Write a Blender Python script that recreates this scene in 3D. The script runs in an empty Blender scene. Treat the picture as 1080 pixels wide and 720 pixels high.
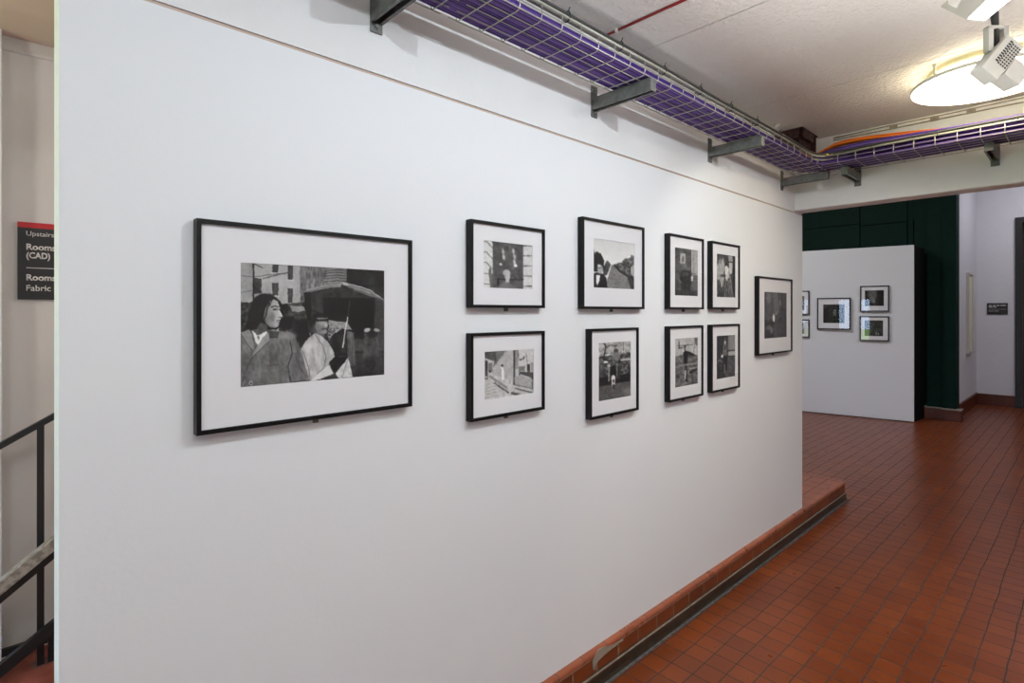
import bpy, bmesh, math, random
import numpy as np
from mathutils import Vector, Matrix
random.seed(7)
RNG = np.random.RandomState(11)
SC = bpy.context.scene
COL = SC.collection
PI = math.pi

# ------------------------------------------------------------------ camera frame (metres, floor at z = 0)
FPX, VX, HY, CZ = 577.0, 1155.0, 328.5, 1.67
ANG = math.atan((VX - 540.0) / FPX)
RIGHT = Vector((math.sin(ANG), -math.cos(ANG), 0)); FWD = Vector((math.cos(ANG), math.sin(ANG), 0))
cam_d = bpy.data.cameras.new('camera'); cam = bpy.data.objects.new('camera', cam_d); COL.objects.link(cam)
cam.location = (0, 0, CZ); cam.rotation_euler = (PI/2, 0, ANG - PI/2)
cam_d.sensor_fit = 'HORIZONTAL'; cam_d.sensor_width = 36.0; cam_d.lens = FPX*36/1080
cam_d.shift_y = -(360 - HY)/1080; cam_d.clip_start = 0.03; cam_d.clip_end = 200
SC.camera = cam

# ------------------------------------------------------------------ materials
def mat(name, color, rough=0.6, metal=0.0, bump=None, vary=None, spec=0.5, emit=None, coat=0.0):
    m = bpy.data.materials.new(name); m.use_nodes = True
    nt = m.node_tree; N = nt.nodes; L = nt.links; b = N['Principled BSDF']
    b.inputs['Base Color'].default_value = (*color, 1); b.inputs['Roughness'].default_value = rough
    b.inputs['Metallic'].default_value = metal; b.inputs['Specular IOR Level'].default_value = spec
    b.inputs['Coat Weight'].default_value = coat
    tc = N.new('ShaderNodeTexCoord')
    if vary:                                   # (scale, colour 2, contrast)
        n = N.new('ShaderNodeTexNoise'); n.inputs['Scale'].default_value = vary[0]; n.inputs['Detail'].default_value = 6
        L.new(tc.outputs['Object'], n.inputs['Vector'])
        r = N.new('ShaderNodeValToRGB'); r.color_ramp.elements[0].position = 0.5 - vary[2]; r.color_ramp.elements[1].position = 0.5 + vary[2]
        r.color_ramp.elements[0].color = (*color, 1); r.color_ramp.elements[1].color = (*vary[1], 1)
        L.new(n.outputs['Fac'], r.inputs['Fac']); L.new(r.outputs['Color'], b.inputs['Base Color'])
    if bump:                                   # (scale, strength, distance)
        n2 = N.new('ShaderNodeTexNoise'); n2.inputs['Scale'].default_value = bump[0]; n2.inputs['Detail'].default_value = 4
        L.new(tc.outputs['Object'], n2.inputs['Vector'])
        bp = N.new('ShaderNodeBump'); bp.inputs['Strength'].default_value = bump[1]; bp.inputs['Distance'].default_value = bump[2]
        L.new(n2.outputs['Fac'], bp.inputs['Height']); L.new(bp.outputs['Normal'], b.inputs['Normal'])
    if emit:
        b.inputs['Emission Color'].default_value = (*emit[0], 1); b.inputs['Emission Strength'].default_value = emit[1]
    return m

def tile_mat(name, c1, c2, mortar, w, h, gap, offset, rough, origin=(0, 0), axis='XY', dark=(0.12, 0.03, 0.012)):
    m = bpy.data.materials.new(name); m.use_nodes = True
    nt = m.node_tree; N = nt.nodes; L = nt.links; b = N['Principled BSDF']; b.inputs['Specular IOR Level'].default_value = 0.38
    g = N.new('ShaderNodeNewGeometry'); s = N.new('ShaderNodeSeparateXYZ'); L.new(g.outputs['Position'], s.inputs['Vector'])
    cb = N.new('ShaderNodeCombineXYZ')
    names = {'XY': ('X', 'Y'), 'XZ': ('X', 'Z'), 'YZ': ('Y', 'Z')}[axis]
    # wobble so that grout lines are hand laid
    nz = N.new('ShaderNodeTexNoise'); nz.inputs['Scale'].default_value = 3.2; nz.inputs['Detail'].default_value = 2
    L.new(g.outputs['Position'], nz.inputs['Vector'])
    sub = N.new('ShaderNodeVectorMath'); sub.operation = 'SUBTRACT'; sub.inputs[1].default_value = (0.5, 0.5, 0.5)
    L.new(nz.outputs['Color'], sub.inputs[0])
    scl = N.new('ShaderNodeVectorMath'); scl.operation = 'SCALE'; scl.inputs['Scale'].default_value = 0.022 if axis == 'XY' else 0.004
    L.new(sub.outputs[0], scl.inputs[0])
    for i, k in enumerate(names):
        a = N.new('ShaderNodeMath'); a.operation = 'SUBTRACT'; a.inputs[1].default_value = origin[i]
        L.new(s.outputs[k], a.inputs[0]); L.new(a.outputs[0], cb.inputs[i])
    ad = N.new('ShaderNodeVectorMath'); ad.operation = 'ADD'; L.new(cb.outputs[0], ad.inputs[0]); L.new(scl.outputs[0], ad.inputs[1])
    br = N.new('ShaderNodeTexBrick'); L.new(ad.outputs[0], br.inputs['Vector'])
    br.offset = offset; br.squash = 1.0
    br.inputs['Scale'].default_value = 1.0; br.inputs['Brick Width'].default_value = w; br.inputs['Row Height'].default_value = h
    br.inputs['Mortar Size'].default_value = gap; br.inputs['Mortar Smooth'].default_value = 0.35; br.inputs['Bias'].default_value = 0.0
    br.inputs['Color1'].default_value = (*c1, 1); br.inputs['Color2'].default_value = (*c2, 1); br.inputs['Mortar'].default_value = (*mortar, 1)
    n = N.new('ShaderNodeTexNoise'); n.inputs['Scale'].default_value = 2.3; n.inputs['Detail'].default_value = 7; n.inputs['Roughness'].default_value = 0.65
    L.new(g.outputs['Position'], n.inputs['Vector'])
    rp = N.new('ShaderNodeValToRGB'); rp.color_ramp.elements[0].position = 0.25; rp.color_ramp.elements[1].position = 0.75
    rp.color_ramp.elements[0].color = (0.60, 0.56, 0.54, 1); rp.color_ramp.elements[1].color = (1, 1, 1, 1)
    L.new(n.outputs['Fac'], rp.inputs['Fac'])
    mx = N.new('ShaderNodeMix'); mx.data_type = 'RGBA'; mx.blend_type = 'MULTIPLY'; mx.inputs[0].default_value = 0.8
    L.new(br.outputs['Color'], mx.inputs[6]); L.new(rp.outputs['Color'], mx.inputs[7]); L.new(mx.outputs[2], b.inputs['Base Color'])
    # roughness: glazed tile, dull grout, scuffed patches
    mr = N.new('ShaderNodeMapRange'); mr.inputs['To Min'].default_value = rough; mr.inputs['To Max'].default_value = 0.85
    L.new(br.outputs['Fac'], mr.inputs['Value'])
    n3 = N.new('ShaderNodeTexNoise'); n3.inputs['Scale'].default_value = 9; n3.inputs['Detail'].default_value = 5
    L.new(g.outputs['Position'], n3.inputs['Vector'])
    mr2 = N.new('ShaderNodeMapRange'); mr2.inputs['To Min'].default_value = -0.08; mr2.inputs['To Max'].default_value = 0.10
    L.new(n3.outputs['Fac'], mr2.inputs['Value'])
    ad2 = N.new('ShaderNodeMath'); ad2.operation = 'ADD'; L.new(mr.outputs[0], ad2.inputs[0]); L.new(mr2.outputs[0], ad2.inputs[1])
    L.new(ad2.outputs[0], b.inputs['Roughness'])
    inv = N.new('ShaderNodeMath'); inv.operation = 'SUBTRACT'; inv.inputs[0].default_value = 1.0; L.new(br.outputs['Fac'], inv.inputs[1])
    n4 = N.new('ShaderNodeTexNoise'); n4.inputs['Scale'].default_value = 12; n4.inputs['Detail'].default_value = 1
    L.new(g.outputs['Position'], n4.inputs['Vector'])
    mu = N.new('ShaderNodeMath'); mu.operation = 'MULTIPLY_ADD'; mu.inputs[1].default_value = 0.5; L.new(n4.outputs['Fac'], mu.inputs[0]); L.new(inv.outputs[0], mu.inputs[2])
    bp = N.new('ShaderNodeBump'); bp.inputs['Strength'].default_value = 0.5; bp.inputs['Distance'].default_value = 0.0025
    L.new(mu.outputs[0], bp.inputs['Height']); L.new(bp.outputs['Normal'], b.inputs['Normal'])
    return m

def glass_mat(name):
    m = bpy.data.materials.new(name); m.use_nodes = True
    nt = m.node_tree; N = nt.nodes; L = nt.links; N.remove(N['Principled BSDF'])
    t = N.new('ShaderNodeBsdfTransparent'); t.inputs['Color'].default_value = (0.98, 0.98, 0.98, 1)
    g = N.new('ShaderNodeBsdfGlossy'); g.inputs['Roughness'].default_value = 0.015
    f = N.new('ShaderNodeFresnel'); f.inputs['IOR'].default_value = 1.5
    ge = N.new('ShaderNodeNewGeometry'); one = N.new('ShaderNodeMath'); one.operation = 'SUBTRACT'; one.inputs[0].default_value = 1.0
    L.new(ge.outputs['Backfacing'], one.inputs[1]); fm = N.new('ShaderNodeMath'); fm.operation = 'MULTIPLY'
    L.new(f.outputs[0], fm.inputs[0]); L.new(one.outputs[0], fm.inputs[1])
    mx = N.new('ShaderNodeMixShader'); L.new(fm.outputs[0], mx.inputs[0]); L.new(t.outputs[0], mx.inputs[1]); L.new(g.outputs[0], mx.inputs[2])
    L.new(mx.outputs[0], N['Material Output'].inputs['Surface'])
    return m

def print_mat():
    m = bpy.data.materials.new('photographic_print'); m.use_nodes = True
    nt = m.node_tree; b = nt.nodes['Principled BSDF']; a = nt.nodes.new('ShaderNodeAttribute'); a.attribute_name = 'ink'
    nt.links.new(a.outputs['Color'], b.inputs['Base Color']); b.inputs['Roughness'].default_value = 0.45
    b.inputs['Specular IOR Level'].default_value = 0.3
    return m

M = dict(
    wall=mat("white_wall_paint", (0.735, 0.752, 0.78), 0.75, bump=(70, 0.18, 0.002), vary=(1.4, (0.72, 0.74, 0.78), 0.25)),
    upper=mat('painted_plaster', (0.745, 0.75, 0.765), 0.75, bump=(26, 0.35, 0.004), vary=(3, (0.70, 0.70, 0.71), 0.2)),
    ceiling=mat('stippled_ceiling', (0.82, 0.785, 0.745), 0.9, bump=(62, 1.0, 0.013), vary=(2.0, (0.73, 0.69, 0.66), 0.25)),
    stairwall=mat('stair_wall_paint', (0.60, 0.575, 0.55), 0.8, bump=(40, 0.2, 0.002), vary=(5, (0.55, 0.53, 0.50), 0.25)),
    soffit=mat('tan_soffit_paint', (0.56, 0.44, 0.375), 0.8, bump=(30, 0.2, 0.002)),
    farwall=mat('far_white_wall', (0.64, 0.63, 0.66), 0.8, bump=(12, 0.5, 0.01)),
    green=mat('dark_green_boards', (0.0012, 0.0165, 0.0115), 0.6, vary=(9, (0.002, 0.022, 0.015), 0.2), spec=0.12),
    black=mat('black_paint', (0.012, 0.012, 0.013), 0.45),
    frame=mat('black_aluminium_frame', (0.004, 0.004, 0.0045), 0.4, spec=0.25),
    mount=mat('mount_board', (0.81, 0.81, 0.845), 0.9),
    steel=mat('galvanised_steel', (0.21, 0.215, 0.21), 0.5, metal=0.4, bump=(60, 0.15, 0.001), vary=(30, (0.11, 0.112, 0.11), 0.2)),
    wire=mat('zinc_wire', (0.42, 0.405, 0.36), 0.4, metal=0.6),
    purple=mat('purple_cable_jacket', (0.075, 0.034, 0.22), 0.42),
    purple2=mat('pale_purple_cable_jacket', (0.16, 0.09, 0.38), 0.42),
    orange=mat('orange_cable_jacket', (0.80, 0.20, 0.02), 0.45),
    greycable=mat('grey_cable_jacket', (0.32, 0.32, 0.27), 0.55),
    blackcable=mat('black_cable_jacket', (0.03, 0.03, 0.03), 0.5),
    tie=mat('black_nylon', (0.012, 0.012, 0.012), 0.5),
    red=mat('red_cable_jacket', (0.30, 0.015, 0.015), 0.5),
    white=mat('white_plastic', (0.82, 0.81, 0.78), 0.4),
    lampwhite=mat('lamp_body_enamel', (0.50, 0.485, 0.45), 0.4),
    yellow=mat('yellow_plastic', (0.75, 0.52, 0.03), 0.5),
    hole=mat('dark_cable_duct', (0.022, 0.007, 0.008), 0.8, vary=(40, (0.06, 0.02, 0.02), 0.1)),
    glass=glass_mat('picture_glass'), ink=print_mat(),
    signred=mat('sign_red', (0.45, 0.015, 0.02), 0.5), signblack=mat('sign_black', (0.018, 0.017, 0.018), 0.5),
    letters=mat('sign_letters', (0.62, 0.60, 0.58), 0.6),
    tilefloor=tile_mat('quarry_tile_floor', (0.255, 0.056, 0.010), (0.195, 0.040, 0.008), (0.055, 0.040, 0.036), 0.11, 0.11, 0.0035, 0.0, 0.30, (2.443, 1.381)),
    tiletop=tile_mat('step_tile', (0.40, 0.12, 0.055), (0.34, 0.095, 0.045), (0.13, 0.085, 0.07), 0.163, 0.125, 0.004, 0.0, 0.32, (0.06, 1.523)),
    nosing=tile_mat('nosing_tile', (0.42, 0.125, 0.06), (0.36, 0.10, 0.05), (0.16, 0.11, 0.09), 0.163, 0.4, 0.003, 0.0, 0.28, (0.06, 1.3)),
    brick=tile_mat('riser_brick', (0.25, 0.055, 0.012), (0.17, 0.035, 0.009), (0.30, 0.22, 0.16), 0.163, 0.5, 0.005, 0.0, 0.38, (0.157, -0.2), axis='XZ'),
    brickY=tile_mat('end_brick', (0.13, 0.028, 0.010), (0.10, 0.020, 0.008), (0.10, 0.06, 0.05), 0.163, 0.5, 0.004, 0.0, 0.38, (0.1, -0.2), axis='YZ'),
    cove=mat('black_cove_tile', (0.016, 0.013, 0.009), 0.30, vary=(25, (0.04, 0.028, 0.016), 0.2), bump=(50, 0.3, 0.002)),
    covetop=mat('edge_highlight_and_wire_buff', (0.34, 0.29, 0.23), 0.45, vary=(30, (0.22, 0.18, 0.14), 0.2)),
    mortar=mat('grey_mortar', (0.06, 0.06, 0.065), 0.8, vary=(30, (0.12, 0.12, 0.125), 0.12), bump=(60, 0.6, 0.003)),
    filler=mat('mortar_patch', (0.27, 0.22, 0.17), 0.8, bump=(60, 0.5, 0.003)),
    rail_top=mat('worn_grey_paint', (0.20, 0.18, 0.15), 0.6, vary=(40, (0.36, 0.32, 0.27), 0.08)),
    wood=mat('door_wood', (0.06, 0.025, 0.012), 0.4),
    grass=mat('lawn_grass', (0.38, 0.58, 0.02), 0.9, vary=(3, (0.48, 0.66, 0.03), 0.2)),
    lamp_face=mat('lamp_face', (1, 1, 1), 0.5, emit=((0.93, 0.97, 1.0), 14.0)),
    diffuser=mat('opal_diffuser', (0.9, 0.88, 0.8), 0.5, emit=((1.0, 0.88, 0.62), 13.0)),
    gear=mat('lit_gear_tray', (0.85, 0.78, 0.55), 0.6),
)

# ------------------------------------------------------------------ mesh builder
class MB:
    def __init__(self): self.v = []; self.f = []; self.mi = []; self.cur = 0
    def add(self, vs, fs):
        o = len(self.v); self.v += [tuple(p) for p in vs]; self.f += [tuple(i + o for i in f) for f in fs]; self.mi += [self.cur]*len(fs); return self
    def box(self, a, b):
        (x0, y0, z0), (x1, y1, z1) = a, b
        return self.add([(x0,y0,z0),(x1,y0,z0),(x1,y1,z0),(x0,y1,z0),(x0,y0,z1),(x1,y0,z1),(x1,y1,z1),(x0,y1,z1)],
                        [(0,3,2,1),(4,5,6,7),(0,1,5,4),(1,2,6,5),(2,3,7,6),(3,0,4,7)])
    def obox(self, c, ax, ay, az):                 # centre, half-axis vectors
        c, ax, ay, az = map(Vector, (c, ax, ay, az))
        s = [(-1,-1,-1),(1,-1,-1),(1,1,-1),(-1,1,-1),(-1,-1,1),(1,-1,1),(1,1,1),(-1,1,1)]
        return self.add([c + ax*i + ay*j + az*k for i, j, k in s], [(0,3,2,1),(4,5,6,7),(0,1,5,4),(1,2,6,5),(2,3,7,6),(3,0,4,7)])
    def bar(self, p, q, w, h, up=(0, 0, 1)):       # straight bar of section w x h
        p, q = Vector(p), Vector(q); d = (q - p); l = d.length; d.normalize()
        s = d.cross(Vector(up)).normalized(); u = s.cross(d).normalized()
        return self.obox((p + q)/2, d*l/2, s*w/2, u*h/2)
    def tube(self, pts, r, n=6, caps=True):
        pts = [Vector(p) for p in pts]; rings = []; prev = None
        for i, p in enumerate(pts):
            a = pts[max(i - 1, 0)]; b = pts[min(i + 1, len(pts) - 1)]; d = (b - a).normalized()
            if prev is None:
                prev = d.orthogonal().normalized()
            s = (prev - d*prev.dot(d)).normalized(); prev = s; u = d.cross(s)
            rr = r[i] if isinstance(r, (list, tuple)) else r
            rings.append([p + s*math.cos(2*PI*k/n)*rr + u*math.sin(2*PI*k/n)*rr for k in range(n)])
        vs = [q for ring in rings for q in ring]; fs = []
        for i in range(len(pts) - 1):
            for k in range(n):
                fs.append((i*n + k, i*n + (k + 1) % n, (i + 1)*n + (k + 1) % n, (i + 1)*n + k))
        if caps: fs += [tuple(range(n - 1, -1, -1)), tuple((len(pts) - 1)*n + k for k in range(n))]
        return self.add(vs, fs)
    def lathe(self, c, prof, n=48, axis=(0, 0, 1)):
        c = Vector(c); a = Vector(axis).normalized(); s = a.orthogonal().normalized(); t = a.cross(s); vs = []; fs = []
        for r, h in prof:
            for k in range(n): vs.append(c + a*h + (s*math.cos(2*PI*k/n) + t*math.sin(2*PI*k/n))*r)
        for i in range(len(prof) - 1):
            for k in range(n): fs.append((i*n + k, i*n + (k + 1) % n, (i + 1)*n + (k + 1) % n, (i + 1)*n + k))
        fs += [tuple(range(n - 1, -1, -1)), tuple((len(prof) - 1)*n + k for k in range(n))]
        return self.add(vs, fs)
    def extr(self, prof, x0, x1, axis='X'):        # closed profile of (y, z) swept in X, or (x, z) swept in Y
        n = len(prof)
        f = (lambda t, p: (t, p[0], p[1])) if axis == 'X' else (lambda t, p: (p[0], t, p[1]))
        vs = [f(x0, p) for p in prof] + [f(x1, p) for p in prof]
        fs = [(i, (i + 1) % n, n + (i + 1) % n, n + i) for i in range(n)] + [tuple(range(n - 1, -1, -1)), tuple(range(n, 2*n))]
        return self.add(vs, fs)
    def build(self, name, mats, parent=None, smooth=False, bevel=0, origin=None):
        me = bpy.data.meshes.new(name)
        if origin is not None:
            ov = Vector(origin); vv = [tuple(Vector(p) - ov) for p in self.v]
        else: vv = self.v
        me.from_pydata(vv, [], self.f); mats = mats if isinstance(mats, list) else [mats]
        for m in mats: me.materials.append(m)
        me.polygons.foreach_set('material_index', self.mi)
        bm = bmesh.new(); bm.from_mesh(me); bmesh.ops.recalc_face_normals(bm, faces=bm.faces); bm.to_mesh(me); bm.free()
        if smooth: me.polygons.foreach_set('use_smooth', [True]*len(me.polygons))
        o = bpy.data.objects.new(name, me); COL.objects.link(o)
        if origin is not None: o.location = origin
        if parent is not None:
            o.parent = parent
        if bevel:
            b = o.modifiers.new('bevel', 'BEVEL'); b.width = bevel; b.segments = 2; b.limit_method = 'ANGLE'
        if smooth and bevel == 0 and False: pass
        return o

def tag(o, label=None, cat=None, group=None, kind=None):
    if label: o['label'] = label
    if cat: o['category'] = cat
    if group: o['group'] = group
    if kind: o['kind'] = kind
    return o
def empty(name, loc, rz=0, label=None, cat=None, group=None):
    o = bpy.data.objects.new(name, None); COL.objects.link(o); o.location = loc; o.rotation_euler = (0, 0, rz)
    o.empty_display_size = 0.1
    return tag(o, label, cat, group)
def struct(mb, name, m, **k):
    return tag(mb.build(name, m, **k), kind='structure')

# ------------------------------------------------------------------ the setting
WY, WT = 1.543, 0.137          # main wall plane and thickness
CH = 2.927                     # near ceiling
BX0, BX1 = 4.357, 4.512        # lintel beam
WX0 = 0.0955
GZ = 2.412                     # shadow gap above the panelling
PH = 0.161                     # platform height

struct(MB().box((-4.2, -3.2, -0.12), (14.2, 8.2, 0.0)), 'floor', M['tilefloor'])

w = MB()
w.box((WX0, WY, PH), (BX1, WY + WT, GZ - 0.0045))
w.cur = 1; w.box((WX0, WY + 0.005, GZ - 0.0045), (BX1, WY + WT, GZ + 0.0055))
struct(w, 'wall_gallery', [M['wall'], mat('bare_joint_filler', (0.50, 0.40, 0.34), 0.8)])
struct(MB().box((WX0, WY, GZ + 0.0055), (BX1, WY + WT, CH)), 'wall_gallery_upper', M['upper'])
# beam over the opening, wall above it
struct(MB().extr([(BX0 + 0.006, 2.425), (BX1 - 0.004, 2.425), (BX1, 2.43), (BX1, 4.2), (BX0, 4.2), (BX0, 2.431)], -3.0, WY, 'Y'), 'trim_1', M['upper'])
struct(MB().box((BX1, WY, CH), (BX1 + 0.15, 3.4, 4.2)), 'wall_inner', M['upper'])
# ceiling of the near room: boards with narrow joints
c = MB()
x = -1.09 - 1.12*3
while x < BX0:
    a, b = max(x + 0.003, -4.0), min(x + 1.12 - 0.003, BX0)
    if b > a: c.box((a, -3.0, CH), (b, WY + WT, CH + 0.012))
    x += 1.12
c.box((-4.0, -3.0, CH + 0.012), (BX0, WY + WT, CH + 0.12))
struct(c, 'ceiling', M['ceiling'])
c = MB(); c.box((-4.0, WY + WT, 2.865), (BX1, 3.25, 2.98)); c.box((-0.6, 1.9, 2.80), (3.0, 2.78, 2.866))
struct(c, 'ceiling_stair', M['soffit'])
struct(MB().box((4.512, -3.2, 4.2), (14.2, 8.2, 4.32)), 'ceiling_far', M['farwall'])
# stair wall with its shallow frieze
c = MB(); c.box((0.008, 3.25, 0), (4.66, 3.4, 2.98)); struct(c, 'wall_stair', M['stairwall'])
struct(MB().extr([(3.25, 2.808), (3.25, 2.864), (3.228, 2.864), (3.232, 2.82), (3.24, 2.808)], -0.6, 4.66), 'trim_2', M['stairwall'])
struct(MB().box((-0.45, 3.16, 0), (0.008, 3.4, 2.865)), 'wall_stair_pier', M['wall'])
struct(MB().box((-4.0, 3.25, 0), (-0.45, 3.4, 2.98)), 'wall_stair_side', M['stairwall'])
struct(MB().box((4.66, 3.25, 0), (4.81, 8.0, 4.2)), 'wall_side', M['farwall'])
# outer walls (behind and beside the camera)
w = MB(); w.box((-4.2, -3.2, 0), (-4.0, 1.15, 2.98)); w.box((-4.2, 3.1, 0), (-4.0, 3.4, 2.98)); w.box((-4.2, 1.15, 2.2), (-4.0, 3.1, 2.98))
struct(w, 'wall_rear', M['upper'])
w = MB(); w.box((-4.2, -3.2, 0), (14.2, -3.0, 4.2))
struct(w, 'wall_right', M['wall'])
struct(MB().box((4.66, 8.0, 0), (14.2, 8.2, 4.2)), 'wall_left', M['farwall'])
w = MB(); t = 0.06; x0, x1, z0, z1 = -3.6, -0.2, 0.9, 2.4  # unseen closed window, added as a setting for the soft side fill
w.box((x0, -3.0, z0), (x0 + t, -2.96, z1)); w.box((x1 - t, -3.0, z0), (x1, -2.96, z1)); w.box((x0 + t, -3.0, z0), (x1 - t, -2.96, z0 + t)); w.box((x0 + t, -3.0, z1 - t), (x1 - t, -2.96, z1))
wo = struct(w, 'added_window_1', M['white'])
MB().box((x0 + t, -2.999, z0 + t), (x1 - t, -2.985, z1 - t)).build('added_blind', M['white'], wo)
# glazed door to the lawn at the rear end
for num, Y0, Y1 in ((2, 1.15, 3.1),):
    d = MB(); YM = (Y0 + Y1)/2
    d.box((-4.16, Y0, 0), (-4.06, Y0 + 0.07, 2.2)); d.box((-4.16, Y1 - 0.07, 0), (-4.06, Y1, 2.2)); d.box((-4.16, Y0 + 0.07, 2.12), (-4.06, Y1 - 0.07, 2.2)); d.box((-4.16, Y0 + 0.07, 0), (-4.06, Y1 - 0.07, 0.10)); d.box((-4.15, YM - 0.02, 0.1), (-4.07, YM + 0.02, 2.12))
    dr = struct(d, 'door_%d' % num, M['white'])
    MB().box((-4.115, Y0 + 0.07, 0.1), (-4.109, YM - 0.02, 2.12)).box((-4.115, YM + 0.02, 0.1), (-4.109, Y1 - 0.07, 2.12)).build('pane', M['glass'], dr)
tag(MB().box((-45, -30, -0.2), (-4.25, 30, -0.1)).build('lawn', M['grass']), kind='structure')

# ------------------------------------------------------------------ tiled platform the wall stands on
PX1 = 5.50
struct(MB().box((-4.0, 1.56, 0.0), (PX1 - 0.05, 3.25, PH - 0.001)), 'trim_3', M['tiletop'])
NY = 1.517
n = MB()      # rounded nosing, front run and end run
def nose(y): return [(y + 0.05, PH - 0.026), (y + 0.004, PH - 0.026), (y, PH - 0.021), (y, PH - 0.008), (y + 0.003, PH - 0.002), (y + 0.009, PH), (y + 0.05, PH)]
n.extr(nose(NY), -4.0, PX1)
n.extr([(PX1 - (p[0] - NY), p[1]) for p in nose(NY)], NY + 0.05, 3.25, 'Y')
struct(n, 'trim_4', M['nosing'])
b = MB(); b.box((-4.0, NY + 0.008, 0.064), (PX1 - 0.0085, 1.57, PH - 0.0325)); b.cur = 1; b.box((PX1 - 0.06, NY + 0.0085, 0.064), (PX1 - 0.008, 3.25, PH - 0.0325)); b.cur = 2; b.box((-4.0, NY + 0.0055, PH - 0.0325), (4.9, 1.57, PH - 0.0262)); b.box((4.9, NY + 0.0085, PH - 0.0325), (PX1 - 0.0085, 1.57, PH - 0.0262)); b.box((PX1 - 0.06, 1.57, PH - 0.0325), (PX1 - 0.0085, 3.25, PH - 0.0262))
struct(b, 'trim_5', [M['brick'], M['brickY'], M['filler']])
k = MB()
def cov(y): return [(y + 0.06, 0.0), (y - 0.012, 0.0), (y - 0.008, 0.006), (y - 0.004, 0.02), (y - 0.004, 0.0605), (y, 0.064), (y + 0.06, 0.064)]
k.extr(cov(NY), -4.0, PX1 - 0.005); k.extr([(PX1 - (p[0] - NY), p[1]) for p in cov(NY)], NY + 0.06, 3.25, 'Y')
k.cur = 1; k.box((-4.0, NY - 0.0052, 0.0595), (PX1 - 0.006, NY + 0.001, 0.0645))  # pale strip paints in the light caught by the cove's top edge
k.cur = 2; k.box((-4.0, NY - 0.022, -0.002), (PX1 + 0.008, NY - 0.010, 0.003))
struct(k, 'baseboard_platform', [M['cove'], M['covetop'], M['mortar']])
# mortar patch smeared over nosing and brick
mp = MB(); pts = []
prof = [(1.93, .152), (1.955, .160), (1.99, .158), (2.03, .146), (2.08, .136), (2.14, .131), (2.14, .126), (2.06, .124), (1.99, .120), (1.95, .112), (1.93, .10), (1.925, .085), (1.919, .085), (1.915, .115), (1.92, .14)]
mp.add([(x, NY - 0.0015, z) for x, z in prof] + [(x, NY + 0.012, z) for x, z in prof],
       [tuple(range(len(prof)))] + [(i, (i + 1) % len(prof), len(prof) + (i + 1) % len(prof), len(prof) + i) for i in range(len(prof))])
struct(mp, 'trim_6', M['filler'])

# ------------------------------------------------------------------ picture painting (prints are flat photographs)
class Canvas:
    def __init__(s, X, Y, base): s.X, s.Y = X, Y; s.c = np.full(X.shape, float(base))
    def warp(s, amp, sc):
        keep = s.c; dx = np.zeros(s.X.shape); dy = np.zeros(s.X.shape); X0, Y0 = s.X.copy(), s.Y.copy()
        s.c = dx; s.noise(sc, sc, amp); dx = s.c; s.c = dy; s.noise(sc, sc, amp); dy = s.c
        s.X, s.Y, s.c = X0 + dx, Y0 + dy, keep
    def put(s, m, v, a=1.0):
        m = np.clip(m, 0, 1)*a; s.c = s.c*(1 - m) + v*m
    def ell(s, cx, cy, rx, ry, v, rot=0, soft=0.12, a=1.0):
        t = math.radians(rot); dx, dy = s.X - cx, s.Y - cy
        u = (dx*math.cos(t) + dy*math.sin(t))/rx; w = (-dx*math.sin(t) + dy*math.cos(t))/ry
        s.put((1 - np.sqrt(u*u + w*w))/soft + 0.5, v, a)
    def inside(s, pts):
        r = np.zeros(s.X.shape, bool); n = len(pts)
        for i in range(n):
            x0, y0 = pts[i]; x1, y1 = pts[(i + 1) % n]
            if y0 == y1: continue
            c = (s.Y < y0) != (s.Y < y1)
            r ^= c & (s.X < (x1 - x0)*(s.Y - y0)/(y1 - y0) + x0)
        return r
    def poly(s, pts, v, a=1.0): s.put(s.inside(pts).astype(float), v, a)
    def line(s, pts, wd, v, a=1.0, soft=2.0):
        d = np.full(s.X.shape, 1e9)
        for (x0, y0), (x1, y1) in zip(pts[:-1], pts[1:]):
            L2 = (x1 - x0)**2 + (y1 - y0)**2 + 1e-9
            t = np.clip(((s.X - x0)*(x1 - x0) + (s.Y - y0)*(y1 - y0))/L2, 0, 1)
            d = np.minimum(d, np.hypot(s.X - x0 - t*(x1 - x0), s.Y - y0 - t*(y1 - y0)))
        s.put((wd/2 - d)/soft + 0.5, v, a)
    def noise(s, scx, scy, amp, mask=None):
        gx = (s.X - s.X.min())/scx; gy = (s.Y - s.Y.min())/scy
        G = RNG.rand(int(gy.max()) + 3, int(gx.max()) + 3)*2 - 1
        i = gx.astype(int); j = gy.astype(int); fx = gx - i; fy = gy - j; fx = fx*fx*(3 - 2*fx); fy = fy*fy*(3 - 2*fy)
        n = (G[j, i]*(1 - fx) + G[j, i + 1]*fx)*(1 - fy) + (G[j + 1, i]*(1 - fx) + G[j + 1, i + 1]*fx)*fy
        n = n*amp
        if mask is not None: n = n*mask
        s.c = s.c + n
    def region(s, pts): return s.inside(pts).astype(float)

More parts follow.
